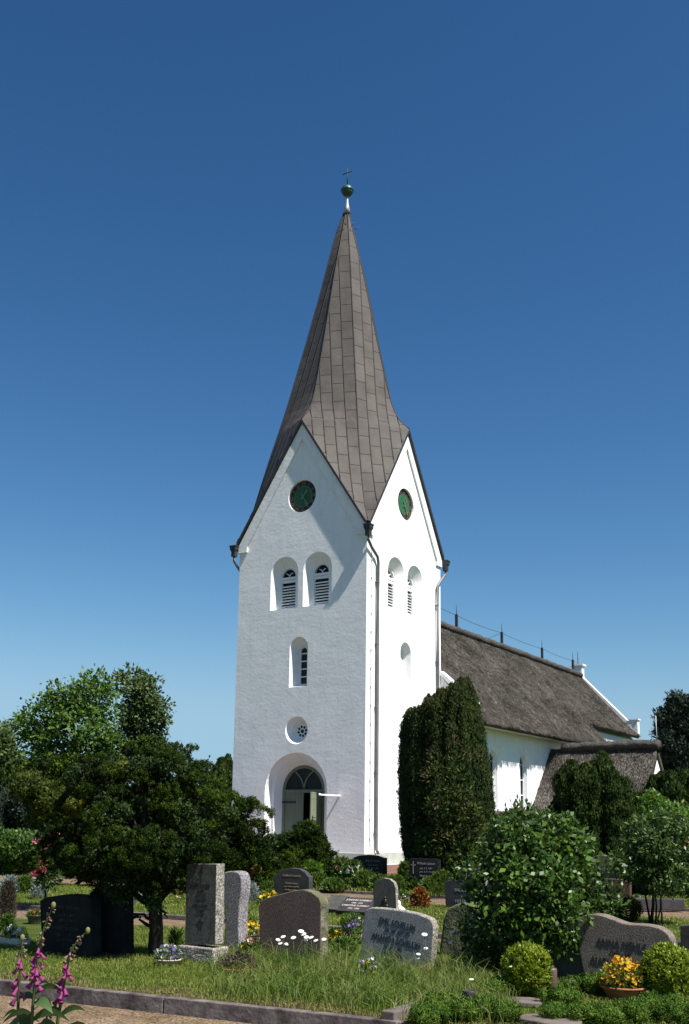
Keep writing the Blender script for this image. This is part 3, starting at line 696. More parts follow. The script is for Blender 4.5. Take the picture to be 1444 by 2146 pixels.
clock(ID, 42, 150); clock(SIDE, 42, 150)

# ---- belfry windows: louvres under a fanlight
def strips(mb, path, wd, y0, y1, mt):
    """flat band of width wd following points in x,z"""
    for (x0, z0), (x1, z1) in zip(path[:-1], path[1:]):
        d = np.array([x1-x0, z1-z0]); L_ = np.linalg.norm(d)
        if L_ < 1e-6: continue
        nrm = np.array([-d[1], d[0]])/L_*wd/2
        mb.prism([(x0-nrm[0], z0-nrm[1]), (x1-nrm[0], z1-nrm[1]), (x1+nrm[0], z1+nrm[1]), (x0+nrm[0], z0+nrm[1])], y0, y1, mt)
def arc(cx, cz, r, a0, a1, n=12): return [(cx+r*math.cos(a0+(a1-a0)*k/n), cz+r*math.sin(a0+(a1-a0)*k/n)) for k in range(n+1)]
for mt in (ID, SIDE):
    for cx in (-4.135, -2.425):
        fr = MB(); r = .42; zs = 12.0
        strips(fr, [(cx-r+.03, 10.58), (cx-r+.03, zs)]+arc(cx, zs, r-.03, math.pi, 0)+[(cx+r-.03, 10.58)], .06, .33, .44, mt)
        fr.box((cx, .385, 10.62), (2*r-.12, .1, .08), mt); fr.box((cx, .38, zs-.05), (2*r-.12, .1, .11), mt); fr.box((cx, .39, zs-.18), (2*r-.12, .08, .12), mt)
        frame = fr.build('belfry_window', 'white', church)
        lv = MB(); zz = 10.73
        while zz < zs-.27:
            lv.box((0, 0, 0), (2*r-.13, .105, .04), mt @ Matrix.Translation((cx, .395, zz)) @ Matrix.Rotation(math.radians(30), 4, 'X')); zz += .125
        lv.build('louvre', 'white', frame)
        bk = MB(); bk.prism(arch(cx, 10.58, zs, r-.02), .5, .52, mt); bk.build('pane', 'glass', frame)
        fl = MB(); strips(fl, arc(cx-.18, zs, .18, 0, math.pi/2*.96), .03, .37, .41, mt); strips(fl, arc(cx+.18, zs, .18, math.pi, math.pi/2*1.04), .03, .37, .41, mt)
        fl.build('fanlight_bar', 'white', frame)
# lancet windows (that on the side wall is blind)
fr = MB(); strips(fr, [(AX-.2, 7.25), (AX-.2, 8.7)]+arc(AX, 8.7, .2, math.pi, 0)+[(AX+.2, 7.25)], .08, .4, .48, ID)
for zz in (7.29, 7.62, 7.95, 8.28, 8.61): fr.box((AX, .44, zz), (.34, .06, .045))
lan = fr.build('lancet_window', 'white', church)
bk = MB(); bk.prism(arch(AX, 7.25, 8.7, .22), .47, .49); bk.build('pane', 'glass', lan)
bk = MB(); bk.prism(arch(AX, 7.252, 8.7, .398), .38, .59, SIDE); bk.build('blind_lancet', 'plaster', church)
# round window with a pierced rosette
rw = MB(); cxr, czr = AX-.03, 5.33
rw.prism(circle(cxr, czr, .328, 32), .44, .5); rose = rw.build('round_window', 'white', church)
hl = MB(); hl.prism(circle(cxr, czr, .085, 8), .43, .45)
for k in range(8): hl.prism(circle(cxr+.19*math.cos(k*math.pi/4+.2), czr+.19*math.sin(k*math.pi/4+.2), .058, 10), .43, .45)
hl.build('rosette_glass', 'glass', rose)
# ---- portal: fanlight, transom and two leaves, the right one ajar
pf = MB(); strips(pf, [(PX-1.0, .8), (PX-1.0, 2.87)]+arc(PX, 2.87, 1.0, math.pi, 0, 20)+[(PX+1.0, .8)], .12, .58, .68, ID)
pf.box((PX, .63, 2.87), (1.9, .1, .13))
strips(pf, arc(PX-.94, 2.87, .94, 0, 1.05), .05, .6, .65, ID); strips(pf, arc(PX+.94, 2.87, .94, math.pi, math.pi-1.05), .05, .6, .65, ID)
port = pf.build('portal_frame', 'door', church)
gl = MB(); gl.prism(arch(PX, 2.93, 2.931, .95), .66, .67); gl.build('pane', 'glass', port)
ins = MB(); ins.box((PX, 1.9, 1.8), (2.0, .04, 3.9)); ins.build('hall_shade_panel', 'dark_in', church)  # dark panel standing in for the unlit depth of the hall
def leaf(mt):
    mb = MB()
    for k in range(7): mb.box((.07+k*.133, .03, 1.81), (.13, .05, 2.0), mt)
    mb.box((.47, .045, 2.6), (.9, .03, .12), mt); mb.box((.47, .045, 1.1), (.9, .03, .12), mt); return mb
mtl = Matrix.Translation((PX-.94, .6, 0)); lf = leaf(mtl).build('door_leaf', 'door', church, bevel=.006)
def hinge(mt):
    h = MB(); h.box((.22, -.01, 2.42), (.66, .03, .075), mt); h.ball(tuple(mt @ Vector((-.1, -.006, 2.42))), .05, 5); h.ball(tuple(mt @ Vector((.53, -.006, 2.42))), .04, 5); return h
hinge(mtl).build('strap_hinge', 'dark_metal', lf)
mtr = Matrix.Translation((PX+.92, .58, 0)) @ Matrix.Rotation(math.radians(180+95), 4, 'Z') @ Matrix.Translation((0, -.03, 0))
rf = leaf(mtr).build('door_leaf', 'door', church, bevel=.006)
hd = MB(); hd.box((.82, .066, 1.75), (.05, .02, .24), mtr); hd.box((.82, .1, 1.8), (.03, .07, .03), mtr); hd.box((.76, .13, 1.8), (.14, .025, .03), mtr); hd.build('door_handle', 'dark_metal', rf)
st = MB()
for i, (z, dpt) in enumerate(((.80, .62), (.6, -.36), (.4, -.7), (.2, -1.04))): st.box((PX, (dpt-2.0+.5)/2+.6 if i == 0 else (dpt+.0)/2, z/2), (2.0 if i == 0 else 3.2, 1.4 if i == 0 else abs(dpt), z-.004*i))
st.build('doorstep', 'concrete', church, bevel=.015)
def bracket(x, z, L_):
    mb = MB(); mb.box((x, -L_/2, z), (.05, L_, .06)); mb.ball((x, -L_, z), .05, 5)
    mb.build('wall_bracket', 'white', church)
bracket(-1.16, 2.67, 1.45); bracket(-5.25, 1.72, .9)

# ---- rain-water heads and downpipes
for sx, sy in ((0, -1), (1, 1), (-1, -1), (-1, 1)):
    hx = (0.0 if sx >= 0 else -W)+(.18 if sx >= 0 else -.18); hy = (0.0 if sy < 0 else W)+.18*sy
    h = MB(); h.add(*(lambda c, s: ([(hx+a*.15, hy+b*.15, 13.62) for a, b in c]+[(hx+a*.15, hy+b*.15, 13.47) for a, b in c]+[(hx+a*.1, hy+b*.1, 13.36) for a, b in c]+[(hx+a*.1, hy+b*.1, 13.14) for a, b in c],
        [(0, 1, 2, 3), (15, 14, 13, 12)]+[(i*4+k, (i+1)*4+k, (i+1)*4+(k+1) % 4, i*4+(k+1) % 4) for i in range(3) for k in range(4)]))([(-1, -1), (1, -1), (1, 1), (-1, 1)], 0))
    h.box((hx, hy, 13.61), (.35, .35, .05)); h.build('rain_water_head', 'dark_metal', church)
    p = MB()
    if sx >= 0:
        ye = .75 if sy < 0 else 6.12
        p.tube([(hx, hy, 13.2), (hx, hy, 12.98), (hx-.04, hy+(ye-hy)*.35, 12.75), (.13, ye-(.1 if ye > hy else -.1), 12.45), (.11, ye, 12.25), (.11, ye, 9), (.11, ye, .6), (.2, ye, .42)], .062, 10)
        for zz in (11.4, 8.8, 6.2, 3.6, 1.2): p.box((.07, ye, zz), (.14, .16, .045))
    else:
        ye = .3 if sy < 0 else 6.3
        p.tube([(hx, hy, 13.2), (hx, hy, 12.95), (-W-.11, ye, 12.45), (-W-.11, ye, .5)], .062, 10)
    p.build('downpipe', 'pipe', church)
lt = MB(); lt.tube([(.03, .36, 13.0), (.035, .36, 7), (.035, .36, .7), (.06, .45, .45)], .012, 5)
for zz in np.arange(1.0, 13, .75): lt.box((.02, .36, zz), (.05, .05, .04))
lt.build('lightning_cable', 'lead', church)

# ---- nave
NW = 1.15                                             # south wall of the nave
nv = MB(); Y0, Y1, Y2 = 6.58, 24.4, 34.4
NX = 2*AX-NW
nv.prism([(NX, -.05), (NW, -.05), (NW, 6.3), (AX, 11.3), (NX, 6.3)], Y0, Y1)
nave = nv.build('nave_wall', 'plaster', church)
nc = []
TOX = Matrix.Translation((NW, 0, 0)) @ Matrix.Rotation(math.pi/2, 4, 'Z')   # front-wall frame -> south wall: x runs along +y
for yc in (9.95, 13.55, 21.5):
    def ar(h): return arch(yc, 2.28+.02*0, 4.55, h)
    nc.append(cutter([(-.1, ar(.74)), (.0, ar(.73)), (.07, ar(.70)), (.072, ar(.62)), (.14, ar(.59)), (.142, ar(.5)), (.27, ar(.47)), (.5, ar(.47))], TOX))
boolean_cut(nave, nc)
for yc in (9.95, 13.55, 21.5):
    fr = MB(); strips(fr, [(yc-.43, 2.3), (yc-.43, 4.55)]+arc(yc, 4.55, .43, math.pi, 0)+[(yc+.43, 2.3)], .07, .3, .36, TOX)
    fr.box((yc, .33, 3.4), (.05, .05, 2.9), TOX)
    for zz in (2.34, 3.05, 3.8, 4.55): fr.box((yc, .33, zz), (.8, .045, .05), TOX)
    nwin = fr.build('nave_window', 'white', church)
    g = MB(); g.prism(arch(yc, 2.28, 4.55, .46), .37, .385, TOX); g.build('pane', 'glass', nwin)
    s_ = MB(); s_.add([(yc-.78, -.1, 2.16), (yc+.78, -.1, 2.16), (yc+.78, -.1, 2.22), (yc-.78, -.1, 2.22), (yc-.6, .29, 2.16), (yc+.6, .29, 2.16), (yc+.6, .29, 2.4), (yc-.6, .29, 2.4)],
        [(0, 1, 2, 3), (3, 2, 6, 7), (0, 3, 7, 4), (1, 5, 6, 2), (0, 4, 5, 1), (4, 7, 6, 5)], False, TOX); s_.build('sill', 'lead', nwin)
cp = MB()                                             # raking coping on the west gable, rising above the thatch
for s in (1, -1):
    def X(x): return AX+s*(x-AX)
    o_ = [(X(-.0), 8.9-.45), (X(1.75), 6.95), (X(1.75), 6.5), (X(-.0), 8.25)]
    if s < 0: o_ = o_[::-1]
    cp.prism(o_[::-1] if True else o_, 6.5, 6.95)
    o2 = [(X(0.0), 8.25), (X(1.75), 6.5), (X(1.75), 5.6), (X(1.45), 5.6), (X(.0), 5.6)]
cp.build('gable_coping', 'plaster', church)
wg = MB(); wg.prism([(0.02, .0), (NW+.1, .0), (NW+.1, 6.75), (.02, 8.2)], 6.56, 6.8); wg.build('west_gable_wall', 'plaster', church)

from mathutils import noise as nz
def thatch(name, prof, ys, mt, parent, thick=.32, m='thatch', amp=.035):
    """roof slope: profile points (x out, z) from ridge to eave, swept along y, with thickness and a slightly uneven surface"""
    prof = np.array(prof, float); seg = np.r_[0, np.cumsum(np.linalg.norm(np.diff(prof, axis=0), axis=1))]
    S = np.linspace(0, seg[-1], 34); px_ = np.interp(S, seg, prof[:, 0]); pz_ = np.interp(S, seg, prof[:, 1])
    n = len(S); m_ = len(ys); v = []; f = []
    for lay in (0, 1):
        for j, y in enumerate(ys):
            for i in range(n):
                t = np.array([px_[min(i+1, n-1)]-px_[max(i-1, 0)], pz_[min(i+1, n-1)]-pz_[max(i-1, 0)]]); t /= np.linalg.norm(t); nn = np.array([-t[1], t[0]])
                if nn[1] < 0: nn = -nn
                a = amp*nz.noise(Vector((px_[i]*1.3, y*.9, pz_[i]*1.3)))+amp*.6*nz.noise(Vector((px_[i]*5, y*5, pz_[i]*4))) if lay == 0 else 0
                d = a-lay*thick*(1-.25*(i/(n-1)))
                v.append((px_[i]+nn[0]*d, y, pz_[i]+nn[1]*d))
    N_ = n*m_
    for j in range(m_-1):
        for i in range(n-1):
            a = j*n+i; f.append((a, a+1, a+n+1, a+n)); f.append((N_+a, N_+a+n, N_+a+n+1, N_+a+1))
    for j in range(m_-1):
        a = j*n+n-1; f.append((a, N_+a, N_+a+n, a+n)); a = j*n; f.append((a, a+n, N_+a+n, N_+a))
    for i in range(n-1):
        f.append((i, N_+i, N_+i+1, i+1)); a = (m_-1)*n+i; f.append((a, a+1, N_+a+1, N_+a))
    mb = MB(); mb.add(v, f, True, mt); return mb
prof = [(AX-.05, 12.08), (-1.8, 10.35), (0, 8.38), (1.2, 7.02), (1.75, 6.42), (2.12, 6.08)]
rt = thatch('t', prof, np.linspace(6.6, 24.55, 90), ID, None)
MIR = Matrix.Translation((2*AX, 0, 0)) @ Matrix.Diagonal((-1, 1, 1, 1))
r2 = thatch('t', prof, np.linspace(6.6, 24.55, 30), MIR, None); rt.add(r2.v, r2.f, True)
profc = [(AX-.05, 12.06), (-1.8, 10.33), (-.4, 8.8), (.4, 7.98), (.95, 7.52)]
roof = rt.build('thatched_roof', 'thatch', church)
rc = thatch('t', profc, np.linspace(24.2, 34.0, 40), ID, None); r2 = thatch('t', profc, np.linspace(24.2, 34.0, 14), MIR, None); rc.add(r2.v, r2.f, True)
rc.build('chancel_roof', 'thatch', church)
def roll(pts, r0, name, m='heather', n=14):
    mb = MB(); v = []; f = []; pts = [Vector(p) for p in pts]
    for i, p in enumerate(pts):
        d = (pts[min(i+1, len(pts)-1)]-pts[max(0, i-1)]).normalized(); a = d.cross(Vector((0, 0, 1))).normalized()
        for k in range(n):
            t = 2*math.pi*k/n; q = p+(a*math.cos(t)*1.25+Vector((0, 0, 1))*math.sin(t)*.75)*r0
            v.append(q+Vector(nz.noise_vector(q*2.2))*.05+Vector(nz.noise_vector(q*7))*.03)
    for i in range(len(pts)-1):
        for k in range(n): f.append((i*n+k, i*n+(k+1) % n, (i+1)*n+(k+1) % n, (i+1)*n+k))
    f += [tuple(range(n-1, -1, -1)), tuple((len(pts)-1)*n+k for k in range(n))]
    mb.add(v, f, True); return mb.build(name, m, church)
roll([(AX, y, 11.86) for y in np.linspace(6.6, 34.0, 110)], .36, 'ridge_roll')
sf = MB(); sf.box((NW+.43, (Y0+Y1)/2+.1, 6.0), (.84, Y1-Y0-.2, .06)); sf.build('soffit', 'soffit', church)
# chancel and its east gable with capped shoulders
ch = MB(); CX = .55; ch.prism([(2*AX-CX, -.05), (CX, -.05), (CX, 7.2), (AX, 11.4), (2*AX-CX, 7.2)], 24.3, 34.2); ch.build('chancel_wall', 'plaster', church)
eg = MB()
for s in (1, -1):
    def X(x): return AX+s*(x-AX)
    a_ = [(X(AX+.25), 11.86), (X(AX+.25), 11.2), (X(.35), 7.7), (X(.35), 8.33)]
    eg.prism(a_ if s < 0 else a_[::-1], 34.0, 34.45)
    xs = sorted((X(.22), X(.78))); eg.box(((xs[0]+xs[1])/2, 34.24, 8.15), (xs[1]-xs[0], .42, .9)); eg.box(((xs[0]+xs[1])/2, 34.24, 8.64), (xs[1]-xs[0]+.16, .54, .08))
eg.box((AX, 34.22, 12.05), (.7, .48, 1.0)); eg.box((AX, 34.22, 12.6), (.95, .72, .1))
eg.build('east_gable', 'plaster', church)
# lightning posts along the ridge and the wire they carry
tops = []
for y in (15.0, 21.09, 27.5, 33.2):
    p = MB(); p.box((AX, y, 12.35), (.13, .13, 1.05)); p.tube([(AX, y, 12.85), (AX, y, 13.4)], .018, 5); p.build('lightning_post', 'dark_metal', church); tops.append((AX, y, 12.82))
p = MB(); p.tube([(AX, 34.22, 12.6), (AX, 34.22, 13.6)], .025, 5); p.build('lightning_post', 'dark_metal', church); tops.append((AX, 34.22, 12.75))
wr = MB(); tops = [(AX, 6.7, 13.3)]+tops
for A, B in zip(tops[:-1], tops[1:]):
    wr.tube([tuple(Vector(A).lerp(Vector(B), t)+Vector((0, 0, -.3*t*(1-t)*(1 if B[1]-A[1] > 3 else 0)))) for t in np.linspace(0, 1, 9)], .012, 4)
wr.tube([(AX, 21.09, 12.82), (AX, 19.0, 12.15)], .012, 4); wr.build('lightning_wire', 'dark_metal', church)

REED = leaf_mat('reed', [(.024, .021, .018), (.06, .053, .045), (.1, .09, .077), (.17, .155, .135)], 0, .95, .04, nscale=.6)
def reeds(name, prof_, y0, y1, mt, n, parent):
    """loose reed ends lying down the slope of a thatched roof"""
    pr_ = np.array(prof_, float); sg = np.r_[0, np.cumsum(np.linalg.norm(np.diff(pr_, axis=0), axis=1))]; q = RNG.random(n)*sg[-1]
    x = np.interp(q, sg, pr_[:, 0]); z = np.interp(q, sg, pr_[:, 1]); e = .05; dx = np.interp(np.minimum(q+e, sg[-1]), sg, pr_[:, 0])-np.interp(q-e, sg, pr_[:, 0]); dz = np.interp(np.minimum(q+e, sg[-1]), sg, pr_[:, 1])-np.interp(q-e, sg, pr_[:, 1])
    U = unit(np.stack([dx, RNG.normal(size=n)*.02, dz], 1)); N = unit(np.stack([-U[:, 2], np.zeros(n), U[:, 0]], 1)); N *= np.sign(N[:, 2:3])
    P = np.stack([x, RNG.uniform(y0, y1, n), z], 1)+N*RNG.uniform(-.02, .04, (n, 1)); A = np.array(mt)[:3, :3]; b0 = np.array(mt)[:3, 3]
    o = cards(name, P @ A.T+b0, (U+N*RNG.uniform(0, .12, (n, 1))) @ A.T, RNG.uniform(.1, .3, n), RNG.uniform(.02, .045, n), REED, parent, 0, face=unit(N+rdir(n)*.3) @ A.T)
    return o
reeds('reed_ends', prof, 6.65, 24.5, ID, 60000, church); reeds('reed_ends', profc, 24.5, 33.95, ID, 20000, church)
# ---- porch on the south side, thatched to near the ground
PY, PZ, PE = 17.05, 5.55, 6.75
pr = MB()
def porch_prof(): return [(.02, PZ), (1.0, PZ-1.15), (2.2, PZ-2.45), (2.9, PZ-3.12), (3.25, PZ-3.38)]
xs_ = np.linspace(NW-.02, PE, 34)
PR = Matrix.Translation((0, PY, 0)) @ Matrix(((0, 1, 0, 0), (-1, 0, 0, 0), (0, 0, 1, 0), (0, 0, 0, 1)))   # x out -> -y ; y along -> x
t1 = thatch('t', porch_prof(), xs_, PR, None, .34)
PR2 = Matrix.Translation((0, PY, 0)) @ Matrix(((0, 1, 0, 0), (1, 0, 0, 0), (0, 0, 1, 0), (0, 0, 0, 1)))
t2 = thatch('t', porch_prof(), xs_, PR2, None, .34); t1.add(t2.v, t2.f, True); t1.build('porch_roof', 'thatch_porch', church)
reeds('reed_ends', porch_prof(), NW+.05, PE-.02, PR, 26000, church)
roll([(x, PY, PZ+.02+.02*(x-2)+(.0 if x < PE-.3 else -.06)) for x in np.linspace(NW+.7, PE+.1, 40)], .33, 'porch_ridge')
pw = MB(); pw.prism([(-2.6, -.05), (2.6, -.05), (2.6, 2.3), (0, 5.1), (-2.6, 2.3)], 0, .3, Matrix.Translation((PE-.07, PY, 0)) @ Matrix.Rotation(math.pi/2, 4, 'Z'))
for s in (-1, 1): pw.box(((NW+PE)/2-.3, PY+s*2.5, 1.15), (PE-NW-.1, .25, 2.4))
pw.build('porch_wall', 'plaster', church)
ap = MB(); ap.tube([(PE-.1, PY+.3, 5.4), (PE-.1, PY+.3, 7.1)], .025, 5); ap.build('porch_mast', 'lead', church)

# ================================================================== GRAVESTONES
def local_outline(base, px_pts, dy=0.0):
    """outline given where it shows in the photograph, on an upright plane through the stone's foot, in metres"""
    b = gp(*base); b[1] += dy; out = []
    for p in px_pts:
        q = on_plane(p[0], p[1], (0, 1, 0), b); out.append((q[0]-b[0], q[2]-b[2]))
    return b, out
def ccw(p):
    a = sum(p[i][0]*p[(i+1) % len(p)][1]-p[(i+1) % len(p)][0]*p[i][1] for i in range(len(p))); return p if a > 0 else p[::-1]
def stone(name, label, base, px_pts, thick, m, bevel=.012, seg=2, smooth=0, noise=0, sub=0, group='gravestones', rz=0, part='slab', cat='gravestone', side=None):
    b, o = local_outline(base, px_pts); o = ccw(o)
    if smooth: o = smooth_outline(o, smooth)
    t = thing(name, label, cat, tuple(b), rz, group)
    mb = MB(); mb.prism(o, 0, thick)
    s_ = mb.build(part, m, t, bevel=bevel, seg=seg, noise=noise, sub=sub, angle=25)
    if side:                                         # rough-hewn edges of another surface
        s_.data.materials.append(M[side])
        for p in s_.data.polygons:
            if abs(p.normal.y) < .8: p.material_index = 1
    return t, o
def inscription(t, lines, px_c, base, m, y=-.003, part='inscription', tilt=0.0, sx=1.0):
    """lines: (text, size, dx, dz) about a centre given where it shows in the photograph"""
    b = gp(*base); q = on_plane(px_c[0], px_c[1], (0, 1, 0), b); cx, cz = q[0]-b[0], q[2]-b[2]
    mb = MB()
    for s_, size, dx, dz in lines:
        mt = Matrix.Translation((cx, y, cz)) @ Matrix.Rotation(tilt, 4, 'Y') @ Matrix.Translation((dx, 0, dz)) @ FACE @ Matrix.Diagonal((sx, 1, 1, 1))
        text_into(mb, s_, size, mt, .002)
    return mb.build(part, m, t, fix=False)
def bars(t, m, segs, base, px_c, part, wd=.02, y=-.004):
    b = gp(*base); q = on_plane(px_c[0], px_c[1], (0, 1, 0), b); cx, cz = q[0]-b[0], q[2]-b[2]
    mb = MB()
    for (x0, z0), (x1, z1) in segs: strips(mb, [(cx+x0, cz+z0), (cx+x1, cz+z1)], wd, y, .002, ID)
    return mb.build(part, m, t, fix=True)

# tall dark granite stele on a plinth, with a cross and a star
B = (408, 2017)
b, o = local_outline(B, [(379, 1981), (383, 1811), (446, 1811), (443, 1981)]); zt = o[1][1]; zb = o[0][1]
t = thing('gravestone', 'tall dark granite stele with a cross and a star, standing on a rough plinth', 'gravestone', tuple(b), 0, 'gravestones')
mb = MB(); mb.prism(ccw(o), .07, .23); s_ = mb.build('stele', 'granite_dark', t, bevel=.006)
s_.data.materials.append(M['granite_rough'])
for p in s_.data.polygons:
    if abs(p.normal.y) < .8: p.material_index = 1
mb = MB(); x0 = (on_plane(371, 1990, (0, 1, 0), b)-b)[0]; x1 = (on_plane(446, 1990, (0, 1, 0), b)-b)[0]
mb.box(((x0+x1)/2, .15, zb/2-.02), (x1-x0, .3, zb+.03)); mb.build('plinth', 'granite_rough', t, bevel=.012, seg=2, noise=.006, sub=4)
def shift(o_): o_.location.y += .07; return o_
shift(bars(t, 'letter_dark', [((0, -.085), (0, .085)), ((-.035, .042), (.035, .042))], B, (414, 1835), 'cross', .014))
shift(inscription(t, [('JULIUS MATZEN', .042, 0, .16), ('Kapitän', .03, 0, .105), ('* 28. 5. 1874', .03, 0, .05), ('+ 3. 4. 1948', .03, 0, 0), ('THEA MATZEN', .034, 0, -.07), ('* 6. 6. 1884', .028, 0, -.12), ('+ 2. 1. 1959', .028, 0, -.17)], (413, 1886), B, 'letter_dark'))
shift(bars(t, 'letter_dark', [((-.05, .03), (.05, .03)), ((-.05, .03), (0, -.045)), ((.05, .03), (0, -.045)), ((-.025, -.05), (0, .075)), ((.025, -.05), (0, .075))], B, (412, 1938), 'star_emblem', .009))

# rounded pale boulder stele
t, o = stone('gravestone', 'tall rounded mauve-grey boulder stele behind the dark granite stele', (484, 1994),
    [(468, 1994), (471, 1960), (470, 1905), (464, 1855), (463, 1838), (468, 1830), (478, 1826), (492, 1826), (502, 1831), (506, 1845), (506, 1868), (502, 1895), (500, 1940), (499, 1994)], .2, 'granite_mauve', bevel=.035, seg=4, smooth=4)
# pinkish granite stone without writing seen from behind
t, o = stone('gravestone', 'broad brown-pink granite stone with arched top and rough edges in tall grass', (608, 2024),
    [(545, 2024), (544, 1975), (543, 1925), (541, 1903), (546, 1888), (560, 1881), (590, 1873), (615, 1866), (635, 1864), (652, 1869), (668, 1881), (673, 1893), (672, 1960), (671, 2024)], .17, 'granite_pink', bevel=.012, seg=2, smooth=0, side='boulder')
# leaning grey stone with dark letters
B = (832, 2038)
t, o = stone('gravestone', 'leaning light grey granite stone with two lines of names in dark letters', B,
    [(753, 2038), (757, 1975), (763, 1915), (767, 1906), (778, 1902), (800, 1903), (840, 1908), (875, 1915), (900, 1925), (906, 1932), (909, 1945), (905, 2000), (899, 2038)], .13, 'granite_grey', bevel=.014, seg=3, side='granite_rough')
inscription(t, [('EMIL SCHELLIN', .105, 0, .015), ('GEB. 1887  GEST. 1950', .05, .01, -.055), ('AMANDA SCHELLIN', .105, .005, -.17), ('GEB. 25. 4. 1893', .052, -.02, -.24), ('GEST. 9. 10. 1973', .052, -.02, -.305)], (832, 1946), B, 'letter_dark', tilt=.13, sx=.68)
# dark arched family stone
B = (613, 1894)
t, o = stone('gravestone', 'dark brown stone with a stepped arched top and gilded family inscription', B,
    [(574, 1894), (573, 1836), (579, 1834), (584, 1827), (597, 1821), (612, 1819), (627, 1821), (639, 1828), (644, 1835), (648, 1838), (648, 1894)], .14, 'slate', bevel=.01)
inscription(t, [('Familie D. Friedrich', .058, 0, 0), ('Dietrich Friedrich', .042, 0, -.15), ('geb. 4.9.1901 gest. 8.5.1978', .034, 0, -.21), ('Martha geb. Jensen', .042, 0, -.28)], (611, 1837), B, 'letter_gold')
# small round-topped stone with a bronze figure
B = (807, 1930)
t, o = stone('gravestone', 'narrow grey round-topped stone with a small dark bronze figure on its face', B,
    [(783, 1930), (782, 1865), (785, 1851), (794, 1843), (805, 1840), (816, 1842), (825, 1849), (829, 1860), (832, 1930)], .09, 'granite_dark', bevel=.008, side='granite_rough')
q = on_plane(808, 1889, (0, 1, 0), gp(*B))-gp(*B)
mb = MB(); mb.ball((q[0], -.02, q[2]+.06), .028, 6); mb.ball((q[0], -.02, q[2]-.01), .04, 6, (1, .7, 1.5)); mb.ball((q[0]+.02, -.02, q[2]-.075), .05, 6, (1, .6, .7)); mb.ball((q[0]-.04, -.02, q[2]+.0), .02, 5, (2, .8, .8)); mb.build('bronze_figure', 'bronze', t)
# two black polished stones at the foot of the tower
B = (773, 1846)
t, o = stone('gravestone', 'black polished headstone with curved top and white inscription below the tower corner', B,
    [(741, 1846), (741, 1797), (752, 1793), (772, 1791), (792, 1793), (806, 1798), (806, 1846)], .16, 'granite_black', bevel=.01)
inscription(t, [('Boy W. Peters', .085, 0, 0), ('geb. 3. 8. 1899', .055, 0, -.11), ('gest. 27. 1. 1966', .055, 0, -.19), ('Keike Peters', .085, 0, -.31)], (782, 1806), B, 'letter_grey')
bars(t, 'letter_white', [((0, -.16), (0, .14)), ((-.07, .05), (.07, .05))], B, (750, 1811), 'cross', .022)
B = (888, 1870)
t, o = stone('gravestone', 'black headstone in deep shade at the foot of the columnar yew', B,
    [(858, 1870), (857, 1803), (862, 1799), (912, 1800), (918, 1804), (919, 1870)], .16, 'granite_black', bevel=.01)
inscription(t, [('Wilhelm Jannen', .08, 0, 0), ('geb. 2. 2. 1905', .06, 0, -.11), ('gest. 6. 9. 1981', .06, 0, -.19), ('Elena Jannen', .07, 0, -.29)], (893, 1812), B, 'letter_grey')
bars(t, 'letter_grey', [((0, -.16), (0, .14)), ((-.07, .05), (.07, .05))], B, (866, 1817), 'cross', .02)
B = (965, 1906)
t, o = stone('gravestone', 'dark square-topped stone lettered in pale capitals beside the big leafy shrub', B,
    [(934, 1906), (931, 1849), (936, 1846), (992, 1844), (1000, 1849), (1002, 1906)], .12, 'slate', bevel=.008)
inscription(t, [('BRODER', .085, 0, 0), ('u.', .06, 0, -.1), ('HELENE', .085, 0, -.21)], (968, 1869), B, 'letter_grey')
t, o = stone('gravestone', 'mossy rough boulder stone half hidden under the leafy shrub', (970, 2008),
    [(926, 2008), (924, 1960), (929, 1925), (940, 1904), (958, 1894), (980, 1893), (1005, 1900), (1016, 1925), (1018, 2008)], .28, 'boulder', bevel=.04, seg=3, smooth=3)
t, o = stone('gravestone', 'grey rounded stone peeping out behind the top of the leafy shrub', (990, 1874),
    [(964, 1874), (966, 1825), (972, 1811), (986, 1806), (1002, 1810), (1012, 1822), (1016, 1874)], .18, 'granite_mauve', bevel=.03, seg=3, smooth=3)
B = (1310, 2066)
t, o = stone('gravestone', 'large wavy tan granite stone with hump on one side and dark bronze letters', B,
    [(1236, 2066), (1224, 2042), (1215, 2000), (1210, 1960), (1209, 1938), (1214, 1926), (1226, 1918), (1243, 1916), (1264, 1919), (1288, 1928), (1312, 1936), (1345, 1938), (1375, 1943), (1396, 1954), (1406, 1970), (1408, 2000), (1400, 2066)], .2, 'granite_tan', bevel=.045, seg=5, smooth=4)
inscription(t, [('ANNA NEHLS', .12, .0, .0), ('* 1902  + 1977', .05, .0, -.07), ('AUGUST NEHLS', .12, -.02, -.2), ('* 1899  + 1985', .05, -.02, -.27)], (1302, 1988), B, 'letter_dark', tilt=.06, sx=.74)
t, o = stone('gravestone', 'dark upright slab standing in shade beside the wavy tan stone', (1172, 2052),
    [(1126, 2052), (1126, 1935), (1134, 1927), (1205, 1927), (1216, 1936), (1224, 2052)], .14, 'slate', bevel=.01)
t, o = stone('gravestone', 'dark plain stone cut by the right edge of the picture', (1452, 2014),
    [(1427, 2014), (1425, 1940), (1478, 1938), (1480, 2014)], .14, 'slate', bevel=.008)
t, o = stone('gravestone', 'low dark slab lying between the wavy stone and the plain stone', (1416, 1994), [(1404, 1994), (1404, 1974), (1430, 1974), (1430, 1994)], .3, 'slate', bevel=.01)
t, o = stone('gravestone', 'red-brown granite stone with sloping top behind the leafy shrub', (1300, 1892),
    [(1266, 1892), (1265, 1841), (1300, 1843), (1320, 1849), (1320, 1892)], .14, 'granite_red', bevel=.008)
